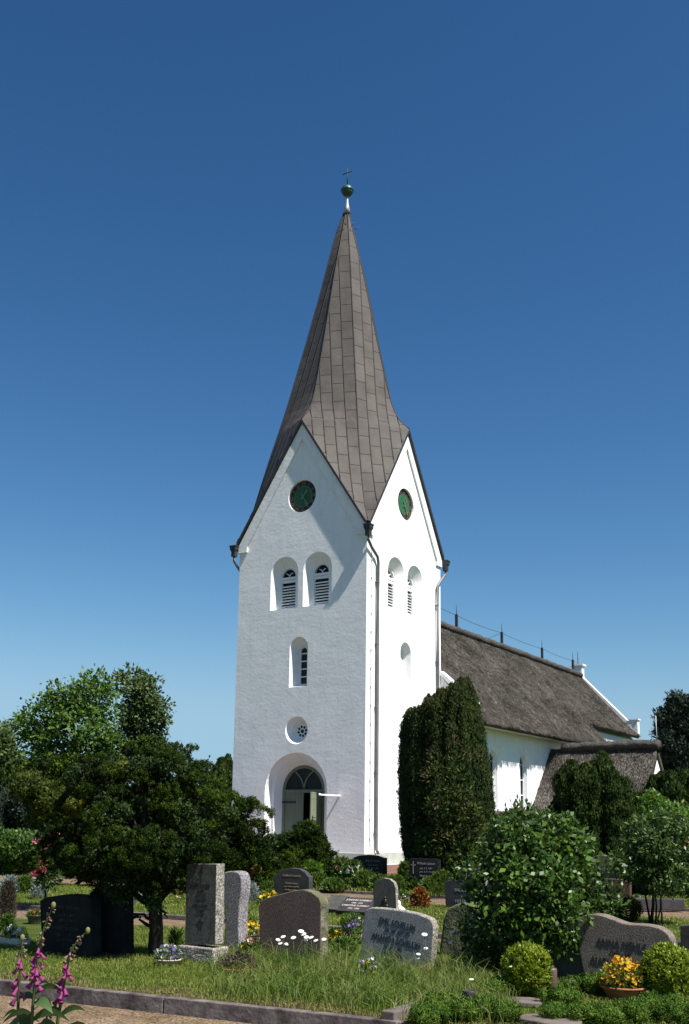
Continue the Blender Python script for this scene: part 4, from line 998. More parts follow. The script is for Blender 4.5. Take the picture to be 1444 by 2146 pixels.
t, o = stone('gravestone', 'pale stone with arched top showing above the leafy shrub', (1262, 1874),
    [(1235, 1874), (1236, 1805), (1245, 1794), (1260, 1790), (1274, 1794), (1285, 1805), (1290, 1818), (1290, 1874)], .12, 'granite_tan', bevel=.02, seg=3)
B = (140, 2004)
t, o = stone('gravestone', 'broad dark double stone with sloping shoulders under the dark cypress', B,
    [(88, 2004), (83, 1887), (98, 1880), (140, 1874), (180, 1877), (190, 1884), (192, 2004)], .18, 'granite_shaded', bevel=.012)
inscription(t, [('GEORG QUEDENS', .055, 0, .0), ('geb. 8. 5. 1869', .045, 0, -.085), ('gest. 4. 2. 1941', .045, 0, -.15), ('MARRET QUEDENS', .055, 0, -.25), ('geb. 2. 7. 1875', .045, 0, -.32), ('gest. 9. 9. 1952', .045, 0, -.385)], (140, 1905), B, 'letter_shaded')
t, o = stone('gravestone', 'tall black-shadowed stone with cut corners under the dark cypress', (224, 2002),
    [(189, 2002), (187, 1872), (200, 1859), (242, 1859), (257, 1873), (258, 2002)], .2, 'granite_shaded', bevel=.012)
t, o = stone('gravestone', 'small grey slab-like stone far back between cypress trunk and dark stones', (272, 1892),
    [(254, 1892), (256, 1879), (262, 1873), (276, 1872), (290, 1876), (292, 1892)], .2, 'granite_grey', bevel=.012)
# two pillow stones lying in the grass
def pillow(label, base, wd, ln_, m, tilt, lines=None):
    b = gp(*base); t = thing('pillow_stone', label, 'gravestone', tuple(b), 0, 'gravestones')
    mt = Matrix.Translation((0, 0, .03)) @ Matrix.Rotation(tilt, 4, 'X'); mb = MB(); mb.box((0, ln_/2, .03), (wd, ln_, .09), mt); mb.build('slab', m, t, bevel=.01)
    if lines:
        tx = MB()
        for s_, size, dz in lines: text_into(tx, s_, size, mt @ Matrix.Translation((0, ln_/2+dz, .077)), .002)
        tx.build('inscription', 'letter_white', t, fix=False)
pillow('dark pillow stone lying tilted in the grass with white lines of writing', (738, 1921), .64, .42, 'slate', math.radians(32),
    [('JOHANN SCHMIDT', .062, .1), ('1898 - 1971', .05, .02), ('CHRISTINE SCHMIDT', .06, -.06), ('1904 - 1988', .05, -.14)])
pillow('plain grey pillow stone lying beside the lettered pillow stone', (694, 1916), .4, .42, 'granite_dark', math.radians(34))

# white china dove
b = gp(838, 1926); t = thing('dove_figurine', 'small white china dove beside the round-topped grey stone', 'figurine', tuple(b))
mb = MB(); mb.ball((0, 0, .075), .062, 10, (1.25, .8, 1.0)); mb.ball((-.03, 0, .165), .038, 8); mb.ball((.075, 0, .055), .035, 8, (1.7, .6, .5)); mb.tube([(-.06, 0, .165), (-.1, 0, .158)], [.012, .002], 6); mb.tube([(-.01, 0, .1), (-.028, 0, .155)], [.045, .028], 10)
mb.build('dove', 'porcelain', t); t.scale = (1.55, 1.55, 1.6)
# stepping stones
for i, (px, py, rx, ry, lab) in enumerate(((1095, 2106, .22, .16, 'flat stepping stone in the juniper in front of the clipped box ball'), (1150, 2147, .3, .2, 'large pale stepping stone at the lower edge among the junipers'), (1200, 2066, .13, .09, 'small grey stone at the foot of the wavy stone'))):
    b = gp(px, py); o = [(rx*math.cos(a)*random.Random(i*9+k).uniform(.85, 1.1), ry*math.sin(a)*random.Random(i*7+k).uniform(.85, 1.1)) for k, a in enumerate(np.linspace(0, 2*math.pi, 11)[:-1])]
    mb = MB(); sm = smooth_outline(o, 3); n = len(sm)
    mb.add([(x, y, 0) for x, y in sm]+[(x, y, .05) for x, y in sm], [tuple(range(n-1, -1, -1)), tuple(range(n, 2*n))]+[(k, (k+1) % n, n+(k+1) % n, n+k) for k in range(n)])
    o = mb.build('stepping_stone', 'step_stone', None, bevel=.012); o.location = tuple(b); tag(o, lab, 'stepping stone', 'stepping stones')
b = gp(812, 2140); e = gp(884, 2119); mb = MB(); L_ = float(np.linalg.norm(e-b)); mb.box((L_/2, 0, .01), (L_, .13, .14)); o = mb.build('border_stone', 'step_stone', None, bevel=.01); o.location = tuple(b); o.rotation_euler = (0, 0, math.atan2(e[1]-b[1], e[0]-b[0])); tag(o, 'short pale border stone running back from the end of the front kerb', 'border stone')
# low stone border far right, slab kerb by the juniper plot
b = gp(1330, 1907); e = gp(1436, 1908); mb = MB(); L_ = float(np.linalg.norm(e-b)); mb.box((L_/2, .1, .11), (L_, .2, .24)); o = mb.build('low_wall', 'slate', None, bevel=.02); o.location = tuple(b); o.rotation_euler = (0, 0, math.atan2(e[1]-b[1], e[0]-b[0])); tag(o, 'low dark stone border wall across the lawn behind the thin trunks', 'wall')
# vases and lantern
b = gp(984, 2122); t = thing('grave_vase', 'dark glazed cone-shaped grave vase standing in the low juniper', 'vase', tuple(b))
mb = MB(); mb.lathe([(.035, 0), (.04, .06), (.05, .15), (.068, .19), (.06, .192), (.045, .14), (.02, .05)], 20); mb.build('vase', 'ceramic_dark', t)
b = gp(1157, 2090); t = thing('grave_lantern', 'brown cylindrical grave lantern beside the clipped box ball', 'lantern', tuple(b))
mb = MB(); mb.lathe([(.058, 0), (.062, .015), (.045, .03), (.045, .05), (.05, .06)], 20); mb.build('foot', 'lantern', t)
mb = MB(); mb.lathe([(.05, .06), (.056, .08), (.054, .2), (.056, .26), (.05, .275), (.03, .28)], 20); mb.build('body', 'lantern', t)

# ================================================================== TREES AND SHRUBS
def limb(mb, a, b_, r0, r1, seed=0, n=7, wob=.06):
    rr_ = random.Random(seed); a = Vector(a); b_ = Vector(b_); L_ = (b_-a).length
    pts = [a.lerp(b_, i/(n-1))+Vector((rr_.uniform(-1, 1), rr_.uniform(-1, 1), rr_.uniform(-.5, .5)))*wob*L_*(1 if 0 < i < n-1 else 0) for i in range(n)]
    mb.tube(pts, [r0+(r1-r0)*i/(n-1) for i in range(n)], 8); return pts
def plant(name, label, cat, base, group=None): return thing(name, label, cat, tuple(base), 0, group)
def trunk_limbs(t, base, blobs, r0, m='bark', fork=.45, seed=1, name='trunk', nl=None):
    mb = MB(); o = Vector(world_loc(t)); base = Vector(base)-o; top = sum((Vector(b.c) for b in blobs), Vector())/len(blobs)-o
    f_ = base.lerp(top, fork); limb(mb, base-Vector((0, 0, .1)), f_, r0, r0*.75, seed, wob=.03)
    for i, b in enumerate(blobs[:nl]): limb(mb, f_, Vector(b.c)-o+Vector((0, 0, b.r[2]*.3)), r0*.6, r0*.08, seed+i+1, 8, .05)
    return mb.build(name, m, t)

# --- dark cypress in the left foreground
cb_ = gp(325, 2004); D1 = depth_of(cb_)
t = plant('cypress_tree', 'dark spreading cypress with tufted sprays over the graves, thick bare trunk', 'tree', cb_)
bl_ = [PB(330, 1625, D1+.2, 80, 62), PB(225, 1640, D1+.3, 80, 55), PB(390, 1690, D1+.1, 75, 70), PB(280, 1720, D1-.1, 100, 75), PB(200, 1770, D1, 95, 72), PB(330, 1790, D1-.2, 90, 70),
       PB(420, 1760, D1+.1, 60, 70), PB(150, 1800, D1+.2, 62, 62), PB(265, 1830, D1, 75, 55), PB(180, 1690, D1+.4, 60, 60), PB(370, 1830, D1+.2, 55, 42), PB(130, 1755, D1+.5, 45, 55), PB(305, 1585, D1+.4, 60, 30), PB(215, 1845, D1+.1, 55, 40)]
bl_ += [PB(335, 1580, D1+.3, 40, 28), PB(378, 1600, D1+.3, 34, 30), PB(392, 1582, D1+.3, 20, 18), PB(415, 1640, D1+.2, 40, 36), PB(275, 1600, D1+.3, 40, 24), PB(450, 1720, D1+.2, 30, 40), PB(300, 1870, D1, 30, 25), PB(90, 1800, D1+.4, 30, 30), PB(145, 1855, D1+.3, 34, 24)]
sprays('crown', t, 'l_cypress', bl_, 175, .15, 12, .052, 105, .021, .010, shell=.2, zmin=.5, cull=.68)
sprays('crown_core', t, 'l_yew', [Blob(b.c, b.r*.72) for b in bl_], 120, .2, 9, .09, 60, .04, .024, shell=.7, zmin=.55, cull=0)  # dark leaf colour inside the crown paints shade into its gaps
sprays('golden_tips', t, 'l_gold', [PB(150, 1640, D1+.6, 32, 12), PB(195, 1665, D1+.5, 36, 12), PB(160, 1600, D1+.8, 14, 6), PB(250, 1615, D1+.3, 38, 14), PB(215, 1705, D1+.2, 40, 14), PB(170, 1690, D1+.2, 30, 10)], 40, .09, 9, .04, 50, .03, .012, shell=.5, cull=0)
tr = MB(); o_ = Vector(cb_)
p0 = Vector((0, 0, -.1)); pts = [p0, Vector((0, 0, .1)), Vector(at(327, 1950, D1))-o_, Vector(at(325, 1900, D1))-o_, Vector(at(318, 1830, D1))-o_, Vector(at(300, 1740, D1))-o_, Vector(at(310, 1640, D1+.2))-o_]
tr.tube(pts, [.13, .095, .085, .085, .09, .06, .02], 12)
for i, b in enumerate(bl_[:11]): limb(tr, pts[4 if i % 2 else 3], Vector(b.c)-o_, .045, .01, 40+i)
for k, (q1, q2) in enumerate((((312, 1925), (262, 1905)), ((312, 1940), (280, 1915)), ((336, 1900), (352, 1925)), ((290, 1920), (262, 1930)))):
    limb(tr, Vector(at(*q1, D1))-o_, Vector(at(*q2, D1-.1))-o_, .022, .006, 60+k, 7, .12)
tr.build('trunk', 'bark', t, noise=.008)
foliage('ivy', t, 'l_shrub', [PB(322, 1890, D1-.1, 18, 14), PB(255, 1880, D1, 20, 10)], 26, .06, 26, .04, .03, cull=0)

def bush(name, label, base, blobs, m, ntuft, tuft, nleaf, L, Wd, cat='shrub', group=None, core=True, wood=.03, leafname='foliage', **kw):
    t = plant(name, label, cat, base, group)
    if m: foliage(leafname, t, m, blobs, ntuft, tuft, nleaf, L, Wd, **kw)
    if wood: trunk_limbs(t, base, blobs, wood, name='stems', fork=.25)
    return t
# --- bushes between the cypress and the portal
g0 = gp(470, 1872); d = depth_of(g0)
bush('yew_bush', 'big tufted dark green yew bush between the cypress and the church door', g0,
     bushB := [PB(428, 1668, d, 40, 62), PB(402, 1655, d+.3, 36, 50), PB(470, 1720, d, 50, 60), PB(515, 1725, d-.1, 42, 55), PB(540, 1760, d, 26, 40), PB(450, 1790, d-.3, 60, 55), PB(515, 1800, d-.2, 50, 50), PB(400, 1760, d+.2, 55, 80), PB(555, 1830, d-.1, 42, 40), PB(500, 1850, d-.3, 55, 30), PB(590, 1815, d, 35, 45)],
     None, 0, 0, 0, 0, 0, wood=.06)
sprays('foliage', bpy.data.objects['yew_bush'], 'l_cypress', bushB, 180, .28, 12, .1, 90, .042, .02, shell=.25, cull=.62, zmin=.05)
foliage('inner_foliage', bpy.data.objects['yew_bush'], 'l_yew', [PB(430, 1675, d, 36, 62), PB(470, 1765, d, 60, 70), PB(525, 1795, d, 40, 48), PB(420, 1780, d, 52, 60)], 220, .3, 60, .09, .055, shell=.9, cull=0)
g0 = gp(625, 1838); d = depth_of(g0)
bush('yew_bush', 'smaller rounded yew bush growing right in front of the church door', g0,
     bushC := [PB(640, 1772, d, 32, 42), PB(612, 1790, d+.1, 28, 40), PB(668, 1792, d, 26, 38), PB(640, 1808, d-.2, 48, 36), PB(590, 1800, d, 30, 42), PB(575, 1770, d+.2, 20, 30)],
     None, 0, 0, 0, 0, 0, wood=.05)
sprays('foliage', bpy.data.objects['yew_bush.001'], 'l_cypress', bushC, 110, .34, 12, .115, 90, .052, .024, shell=.3, cull=.6, zmin=.05)
foliage('inner_foliage', bpy.data.objects['yew_bush.001'], 'l_yew', [Blob(b.c, b.r*.72) for b in bushC], 160, .25, 60, .1, .06, shell=.9, cull=0, zmin=.05)
g0 = gp(655, 1845); bush('perennial_plant', 'fresh yellow-green leafy plant at the foot of the door bush', g0, [PB(655, 1822, depth_of(g0), 16, 18)], 'l_bright', 40, .12, 40, .1, .05, cat='plant', wood=0)

# --- columnar yew by the tower
g0 = gp(940, 1850); d = depth_of(g0)
t = plant('columnar_yew', 'large dark columnar yew with upright shoots in front of the white tower wall', 'tree', g0)
rs = np.random.default_rng(4); cols = []
prof_l = [(1850, 866), (1790, 846), (1700, 838), (1600, 838), (1520, 842), (1480, 852), (1450, 870), (1425, 920)]
prof_r = [(1850, 1022), (1790, 1042), (1720, 1041), (1650, 1036), (1580, 1025), (1500, 1012), (1450, 1004), (1422, 998)]
def pl_(tab, y): return float(np.interp(-y, [-p[0] for p in tab], [p[1] for p in tab]))
for ring, cnt in ((1.0, 34), (.68, 22), (.34, 10)):
    for k in range(cnt):
        an = 2*math.pi*(k+rs.uniform(-.3, .3))/cnt; q_ = ring*rs.uniform(.9, 1.06); u, v_ = math.cos(an)*q_, math.sin(an)*q_
        xt = 930+u*72; top = 1421+max(0, 940-xt)*.68+max(0, xt-990)*.9+rs.uniform(0, 20)+(8 if ring > .9 else 0)
        y_ = 1852; pts = []
        for y_ in (1856, 1780, 1690, 1600, 1520, top):
            if y_ < top: continue
            xl, xr = pl_(prof_l, y_), pl_(prof_r, y_); pts.append(at((xl+xr)/2+u*((xr-xl)/2-10), y_, d+v_*1.15*(.75+.25*(y_-1420)/430)))
        pts = sorted(pts, key=lambda p: p[2]); RW = rs.uniform(.1, .15)
        for a_, b_ in zip(pts[:-1], pts[1:]): cols.append((a_, b_, RW if b_ is not pts[-1] else RW*.85, b_ is pts[-1]))
shoots('crown', t, 'l_yewcol', [c[:3] for c in cols if not c[3]], 1500, .07, .03, tip=.02)
shoots('crown_top', t, 'l_yewcol', [c[:3] for c in cols if c[3]], 1500, .065, .028, tip=.22)
shoots('brown_tips', t, 'l_yewtip', [(c[1]+(c[0]-c[1])*.16, c[1]+np.array([0, 0, .05]), .085) for c in cols if c[3]], 800, .06, .022, tip=.3)
mb = MB()
for k in range(6): limb(mb, (math.cos(k)*.2, math.sin(k)*.2, -.1), (math.cos(k)*.6, math.sin(k)*.6, 3.6), .09, .03, k)
mb.build('trunk', 'bark', t)
g0 = gp(960, 1862); d = depth_of(g0)-.4
t = bush('pieris_shrub', 'glossy shrub with orange-bronze leaf tips growing up the columnar yew', g0-np.array([0, .9, 0]),
     [PB(955, 1650, d-.5, 34, 60), PB(935, 1700, d-.6, 40, 50), PB(980, 1730, d-.5, 36, 56), PB(905, 1770, d-.5, 34, 36), PB(960, 1790, d-.7, 50, 42), PB(1000, 1800, d-.5, 32, 44)],
     'l_yew2', 330, .2, 18, .13, .05, up=.3, out=.6, rnd=.8, shell=.3, wood=.03, face=.5)
foliage('leaf_tips', t, 'l_yewtip', [PB(940, 1620, d-.6, 55, 80), PB(960, 1740, d-.8, 60, 70)], 46, .12, 14, .11, .035, up=.3, out=.8, rnd=.6, shell=.15, cull=0)

# --- the big leafy shrub on the right
g0 = gp(1130, 2040); d = depth_of(g0)
bs = [PB(1080, 1770, d, 70, 62), PB(1150, 1760, d+.1, 70, 52), PB(1205, 1800, d, 54, 60), PB(1035, 1840, d-.1, 60, 70), PB(1130, 1850, d-.3, 95, 85), PB(1225, 1860, d, 54, 66), PB(1060, 1920, d-.2, 65, 80), PB(1160, 1930, d-.3, 80, 70), PB(1240, 1920, d, 45, 50), PB(1010, 1990, d, 50, 60), PB(1085, 2000, d-.1, 60, 60), PB(1095, 1720, d+.2, 40, 24), PB(978, 1835, d, 26, 34), PB(1290, 1815, d, 22, 30), PB(985, 1925, d-.2, 26, 40), PB(1050, 1728, d, 22, 20), PB(1188, 1728, d, 26, 20), PB(1285, 1890, d-.1, 22, 34), PB(1130, 1705, d+.1, 20, 18)]
t = bush('leafy_shrub', 'big spreading shrub with oval green leaves in the right foreground', g0, bs, 'l_shrub', 1000, .1, 15, .066, .04, up=.0, out=.55, rnd=.9, shell=.4, wood=.035, cull=.55, face=.55)
foliage('inner_leaves', t, 'l_rhodo', [Blob(b.c, b.r*.85) for b in bs], 420, .15, 14, .07, .04, up=.0, out=.3, rnd=1, shell=.9, cull=0)  # darker leaf colour deep inside, painted shade between the outer leaves
foliage('large_leaves', t, 'l_bright', [PB(1060, 1880, d-.45, 80, 60), PB(1140, 1900, d-.6, 70, 60), PB(1090, 1950, d-.4, 60, 50), PB(1150, 1800, d-.5, 100, 60)], 150, .08, 4, .068, .042, up=-.1, out=.6, rnd=.8, shell=.25, cull=0)
foliage('shoots', t, 'l_shrub', [PB(1085, 1700, d+.2, 8, 20), PB(1135, 1712, d, 7, 18), PB(1180, 1722, d, 8, 18), PB(1240, 1770, d, 8, 20), PB(1040, 1745, d, 8, 18)], 36, .05, 9, .06, .022, up=1, out=.3, cull=0)

# --- standard tree with thin trunks, stake, and neighbours at the right edge
g0 = gp(1372, 1937); d = depth_of(g0)
bs = [PB(1372, 1785, d, 46, 52), PB(1424, 1775, d+.2, 44, 56), PB(1328, 1816, d, 34, 36), PB(1390, 1840, d-.2, 48, 36), PB(1345, 1750, d+.3, 40, 36), PB(1440, 1830, d, 36, 50), PB(1400, 1730, d+.3, 40, 34), PB(1322, 1770, d+.4, 30, 30)]
t = plant('rhododendron_tree', 'small glossy-leaved standard tree on several thin trunks at the right', 'tree', g0)
foliage('crown', t, 'l_rhodo', bs, 560, .13, 18, .08, .034, up=.1, out=.6, rnd=.8, shell=.4, cull=.5, face=.55)
mb = MB(); o_ = Vector(g0)
for px, py, qx, qy, r in ((1361, 1935, 1345, 1800, .022), (1364, 1937, 1372, 1780, .03), (1373, 1937, 1380, 1790, .018), (1378, 1935, 1392, 1810, .014)):
    limb(mb, Vector(gp(px, py))-o_-Vector((0, 0, .05)), Vector(at(qx, qy, d))-o_, r, r*.5, px, 8, .015)
mb.build('trunk', 'bark', t)
o = MB().tube([(0, 0, -.05), (0, 0, .75)], .016, 7).build('tree_stake', 'wood'); o.location = tuple(gp(1388, 1942)); tag(o, 'thin dark wooden stake beside the thin trunks on the lawn', 'stake')
g0 = gp(1400, 1880); d = depth_of(g0)
t = bush('flowering_shrub', 'bright green leafy shrub with small white blossoms at the right edge', g0,
     [PB(1365, 1690, d, 30, 34), PB(1400, 1720, d, 45, 42), PB(1440, 1750, d, 45, 60), PB(1355, 1745, d, 36, 40), PB(1400, 1780, d, 60, 50), PB(1330, 1770, d+.2, 30, 30), PB(1450, 1830, d, 40, 40)], 'l_bright', 520, .17, 24, .09, .042, up=.4, out=.6, rnd=.7, shell=.4, wood=.03, face=.6)
P, O = shell_points([PB(1385, 1740, d-.2, 50, 50), PB(1330, 1775, d-.1, 20, 30)], 50, .1, 0); blossoms('blossom', t, 'p_white', P, .05, toward=-F_)
P, O = shell_points([PB(1436, 1766, d-.5, 8, 7)], 10, .3, 0); blossoms('red_blossom', t, 'p_red', P, .1, toward=-F_)
g0 = gp(1315, 1932); d = depth_of(g0)
bush('box_bush', 'small clipped olive-green bush behind the wavy tan stone', g0, [PB(1315, 1906, d, 30, 27), PB(1290, 1915, d, 22, 20)], 'l_olive', 220, .06, 34, .03, .018, up=.3, wood=.015)
# --- box balls
for px, py, r, lab in ((1105, 2090, 51, 'clipped yellow-green box ball beside the brown grave lantern'), (1402, 2096, 55, 'clipped yellow-green box ball beside the bowl of orange pansies')):
    g0 = gp(px, py); d = depth_of(g0)
    bush('box_ball', lab, g0, [PB(px, py-62, d, r, r*.95), PB(px-8, py-40, d, r*.75, r*.7)], 'l_box', 620, .048, 40, .03, .016, up=.45, out=.7, rnd=.6, shell=.22, face=.7, wood=.012, group='clipped box balls')
# --- yews and pines round the porch
g0 = gp(1240, 1850); d = depth_of(g0)
def yew_cols(spec, d, foot, r, deep):
    out = []
    for x, top, n_, sp in spec:
        for k in range(n_): 
            x_ = x+rs.uniform(-sp, sp); dd = d+rs.uniform(-deep, deep); out.append((at(x_+rs.uniform(-4, 4), foot, dd), at(x_, top+rs.uniform(0, 30), dd), r*rs.uniform(.8, 1.2)))
    return out
cols = yew_cols([(1162, 1668, 5, 7), (1180, 1604, 9, 9), (1200, 1594, 10, 9), (1222, 1600, 9, 9), (1246, 1590, 9, 9), (1265, 1576, 8, 7), (1287, 1608, 9, 9), (1304, 1628, 9, 8), (1318, 1690, 8, 6)], d, 1850, .17, .9)
t = plant('yew_bush', 'dark ragged yew bush in front of the thatched porch', 'shrub', g0)
shoots('foliage', t, 'l_yew2', cols, 1300, .07, .03, tip=.3, clump=.4); trunk_limbs(t, g0, [Blob(c[1]-[0, 0, .5], (.1, .1, .1)) for c in cols[::6]], .06, name='stems', fork=.2)
g0 = gp(1410, 1850); d = depth_of(g0)
cols = yew_cols([(1350, 1655, 5, 8), (1368, 1628, 6, 9), (1390, 1618, 6, 9), (1412, 1615, 6, 10), (1435, 1612, 6, 10), (1456, 1615, 6, 10)], d, 1800, .24, .9)
t = plant('yew_bush', 'dark yew bush with lighter tips at the right edge beside the porch gable', 'shrub', g0)
shoots('foliage', t, 'l_yew2', cols, 1200, .1, .042, tip=.5, clump=.35); trunk_limbs(t, g0, [Blob(c[1]-[0, 0, .5], (.1, .1, .1)) for c in cols[::6]], .06, name='stems', fork=.2)
g0 = at(1425, 1740, 62.); g0[2] = 0; d = 62.
t = plant('pine_tree', 'tall dark pine rising behind the thatched porch at the right edge', 'tree', g0)
bs = [PB(1425, 1480, d, 26, 26), PB(1405, 1510, d, 28, 28), PB(1440, 1520, d, 34, 40), PB(1395, 1545, d, 22, 30), PB(1420, 1570, d, 40, 40), PB(1390, 1590, d, 18, 20), PB(1430, 1620, d, 46, 45), PB(1400, 1640, d+1, 30, 40), PB(1385, 1575, d, 12, 12), PB(1460, 1580, d, 40, 70)]
foliage('crown', t, 'l_pine', bs, 420, .5, 120, .24, .1, up=.5, out=.8, rnd=.6, shell=.45, cull=.55, face=.7); trunk_limbs(t, g0, bs, .22, fork=.55)
# --- far columnar yews left of the tower
d = 58.
for i, px in enumerate((457, 480)):
    g0 = at(px, 1750, d+i*2); g0[2] = 0
    t = plant('columnar_yew', ('pointed dark columnar yew further from the tower edge, seen past the bushes', 'dark columnar yew directly beside the tower edge, seen past the bushes')[i], 'tree', g0, 'columnar yews behind the tower')
    cols = yew_cols([(px-7, 1592, 3, 4), (px+1, 1582, 3, 4), (px+8, 1588, 3, 4)], d+i*2, 1780, .22, .4)
    shoots('crown', t, 'l_yew2', cols, 900, .13, .06, tip=.9, clump=.3); trunk_limbs(t, g0, [Blob(c[1]-[0, 0, 1.2], (.1, .1, .1)) for c in cols[:3]], .1, fork=.3)

# --- the two light broad-leaved trees far left
def broadleaf(label, base, blobs, m, r0, ntuft, nleaf, seed, tuft=.42):
    t = plant('broadleaf_tree', label, 'tree', base, 'broad-leaved trees on the left'); o_ = Vector(base)
    mb = MB(); rr_ = random.Random(seed); T, O = shell_points(blobs, ntuft, .75, .35)
    f_ = Vector((0, 0, 3.2)); limb(mb, (0, 0, -.2), f_, r0, r0*.8, seed, wob=.02)
    hubs = []
    for b in blobs:
        c = Vector(b.c)-o_; pts = limb(mb, f_+Vector((rr_.uniform(-.1, .1), rr_.uniform(-.1, .1), rr_.uniform(-.6, .6))), c, r0*.5, r0*.16, rr_.random(), 7, .05); hubs.append(c)
    H = np.array([list(h) for h in hubs])+np.array(list(o_))
    for k in range(0, len(T), 3):
        j = int(np.argmin(((H-T[k])**2).sum(1))); limb(mb, hubs[j].lerp(f_, .15), Vector(T[k])-o_, r0*.1, .008, k, 5, .05)
    mb.build('trunk', 'bark', t)
    n = len(T)*nleaf; idx = np.repeat(np.arange(len(T)), nleaf); g = RNG.normal(size=(n, 3))*.5
    ts = (tuft*RNG.uniform(.5, 1.3, len(T)))[idx][:, None]
    cards('crown', T[idx]+g*ts, unit(O[idx]*.4+g+[0, 0, .1]), .24*RNG.uniform(.6, 1.3, n), .17, m, t, .06, loc=world_loc(t), face=unit(rdir(n)+g*.5+[0.2, 0, .5]))
d = 58.; g0 = at(150, 1780, d); g0[2] = 0
broadleaf('larger light green broad-leaved tree with airy rounded crown at the left', g0,
    [PB(180, 1450, d, 50, 45), PB(140, 1470, d, 48, 50), PB(215, 1470, d, 42, 55), PB(110, 1500, d, 44, 45), PB(70, 1520, d, 42, 36), PB(45, 1530, d, 26, 22), PB(160, 1530, d-1, 60, 45), PB(220, 1540, d, 40, 45), PB(110, 1560, d, 55, 42), PB(180, 1590, d, 60, 35), PB(90, 1600, d+1, 45, 30)], 'l_tree', .2, 480, 20, 3)
d = 62.; g0 = at(285, 1780, d); g0[2] = 0
broadleaf('smaller sparse grey-green tree with thin branches, nearer the tower', g0,
    [PB(270, 1430, d, 32, 34), PB(300, 1450, d, 36, 40), PB(325, 1480, d, 30, 36), PB(345, 1510, d, 24, 20), PB(280, 1500, d, 40, 40), PB(310, 1530, d, 36, 28), PB(265, 1560, d, 40, 34), PB(300, 1570, d, 30, 26)], 'l_tree2', .15, 300, 22, 9, .34)
d = 50.; g0 = at(5, 1790, d); g0[2] = 0
broadleaf('dense dark green tree cut off by the left edge of the picture', g0, [PB(-5, 1585, d, 32, 46), PB(-35, 1565, d, 46, 50), PB(26, 1620, d, 32, 36), PB(-10, 1650, d, 50, 40), PB(55, 1655, d, 40, 32), PB(10, 1690, d, 50, 36)], 'l_tree2', .25, 420, 40, 5, .5)
# shrubs below those trees
def bushes(rows):
    for name, lab, cat, px, py, dd, spec, m, nt_, tu, nl, L_, W_, up in rows:
        g0 = at(px, py, dd); g0[2] = 0
        bush(name, lab, g0, [PB(x, y, dd+rs.uniform(-.5, .5), rx, ry) for x, y, rx, ry in spec], m, nt_, tu*1.15, int(nl*1.5), L_*1.1, W_*1.35, up=up, cat=cat, wood=.06, face=.7)
bushes([
 ('conifer_bush', 'blue-black conifer bush low down at the left edge', 'shrub', 30, 1760, 36., [(20, 1700, 45, 50), (60, 1690, 40, 55), (-10, 1720, 40, 50), (75, 1725, 26, 40)], 'l_conifer', 420, .28, 60, .13, .04, .5),
 ('olive_bush', 'olive-green bush between the blue-black conifer and the cypress', 'shrub', 105, 1760, 33., [(105, 1680, 34, 38), (95, 1720, 36, 36), (135, 1700, 30, 50), (60, 1650, 36, 26)], 'l_olive', 380, .24, 50, .11, .045, .5),
 ('laurel_bush', 'dull green bush filling the gap under the light trees', 'shrub', 130, 1760, 44., [(60, 1630, 40, 32), (110, 1620, 46, 36), (170, 1630, 50, 40), (230, 1620, 50, 36), (20, 1650, 40, 34)], 'l_cypress', 520, .34, 50, .16, .07, .4),
 ('laurel_bush', 'dark leafy bush behind the cypress and left of the tower', 'shrub', 390, 1760, 42., [(330, 1670, 50, 40), (380, 1690, 44, 40), (420, 1710, 36, 40), (290, 1690, 60, 50)], 'l_yew2', 520, .32, 50, .16, .07, .4),
 ('hedge', 'bright green leafy hedge beside the path at the left edge', 'hedge', 30, 1815, 27.5, [(10, 1775, 40, 34), (50, 1780, 36, 34), (80, 1790, 24, 30), (-20, 1790, 40, 34), (30, 1810, 50, 20)], 'l_shrub', 520, .15, 40, .09, .045, .5),
 ('laurel_bush', 'dark bush behind the broad leafy hedge, under the cypress branches', 'shrub', 150, 1830, 26., [(130, 1790, 40, 50), (180, 1800, 50, 40), (240, 1810, 50, 40), (300, 1820, 50, 40), (360, 1830, 50, 36)], 'l_yew', 520, .16, 50, .09, .045, .4),
 ('laurel_bush', 'dark bush behind the rhododendron standard, above the low border wall', 'shrub', 1400, 1880, 25., [(1350, 1866, 30, 24), (1390, 1866, 40, 26), (1440, 1860, 40, 30), (1340, 1830, 26, 30)], 'l_yew', 460, .12, 50, .08, .04, .4),
 ('laurel_bush', 'dark leafy bush between the columnar yew and the big leafy shrub', 'shrub', 1030, 1850, 27.5, [(960, 1840, 34, 24), (1015, 1812, 34, 40), (1060, 1780, 40, 40), (1100, 1790, 50, 50)], 'l_rhodo', 420, .16, 30, .1, .045, .4),
 ('photinia_bush', 'reddish-tipped bush below the tall nave windows', 'shrub', 1060, 1760, 30., [(1050, 1735, 26, 28), (1085, 1720, 30, 24), (1125, 1725, 30, 26), (1160, 1735, 30, 26)], 'l_heath', 300, .16, 30, .1, .045, .5),
])
# pink rhododendron at the left edge of the cypress
g0 = gp(92, 1868); d = depth_of(g0)-4
g0 = at(95, 1900, d); g0[2] = 0
t = bush('rhododendron', 'rhododendron with clusters of crimson-pink blossom beside the cypress', g0, [PB(105, 1762, d, 30, 26), PB(90, 1800, d, 20, 40), PB(100, 1830, d, 24, 30)], 'l_rhodo', 160, .12, 16, .1, .04, wood=.03)
for lab, spec, m in ((0, [(85, 1762, 14, 11), (104, 1756, 14, 11), (122, 1748, 9, 7), (97, 1772, 9, 7)], 'p_pink'), (1, [(84, 1808, 8, 9), (90, 1820, 7, 8), (76, 1828, 7, 7), (82, 1798, 5, 6)], 'p_rose')):
    P, O = shell_points([PB(x, y, d-.5, rx, ry) for x, y, rx, ry in spec], 110, .5, 0); blossoms('blossom_cluster', t, m, P, .075, toward=-F_)

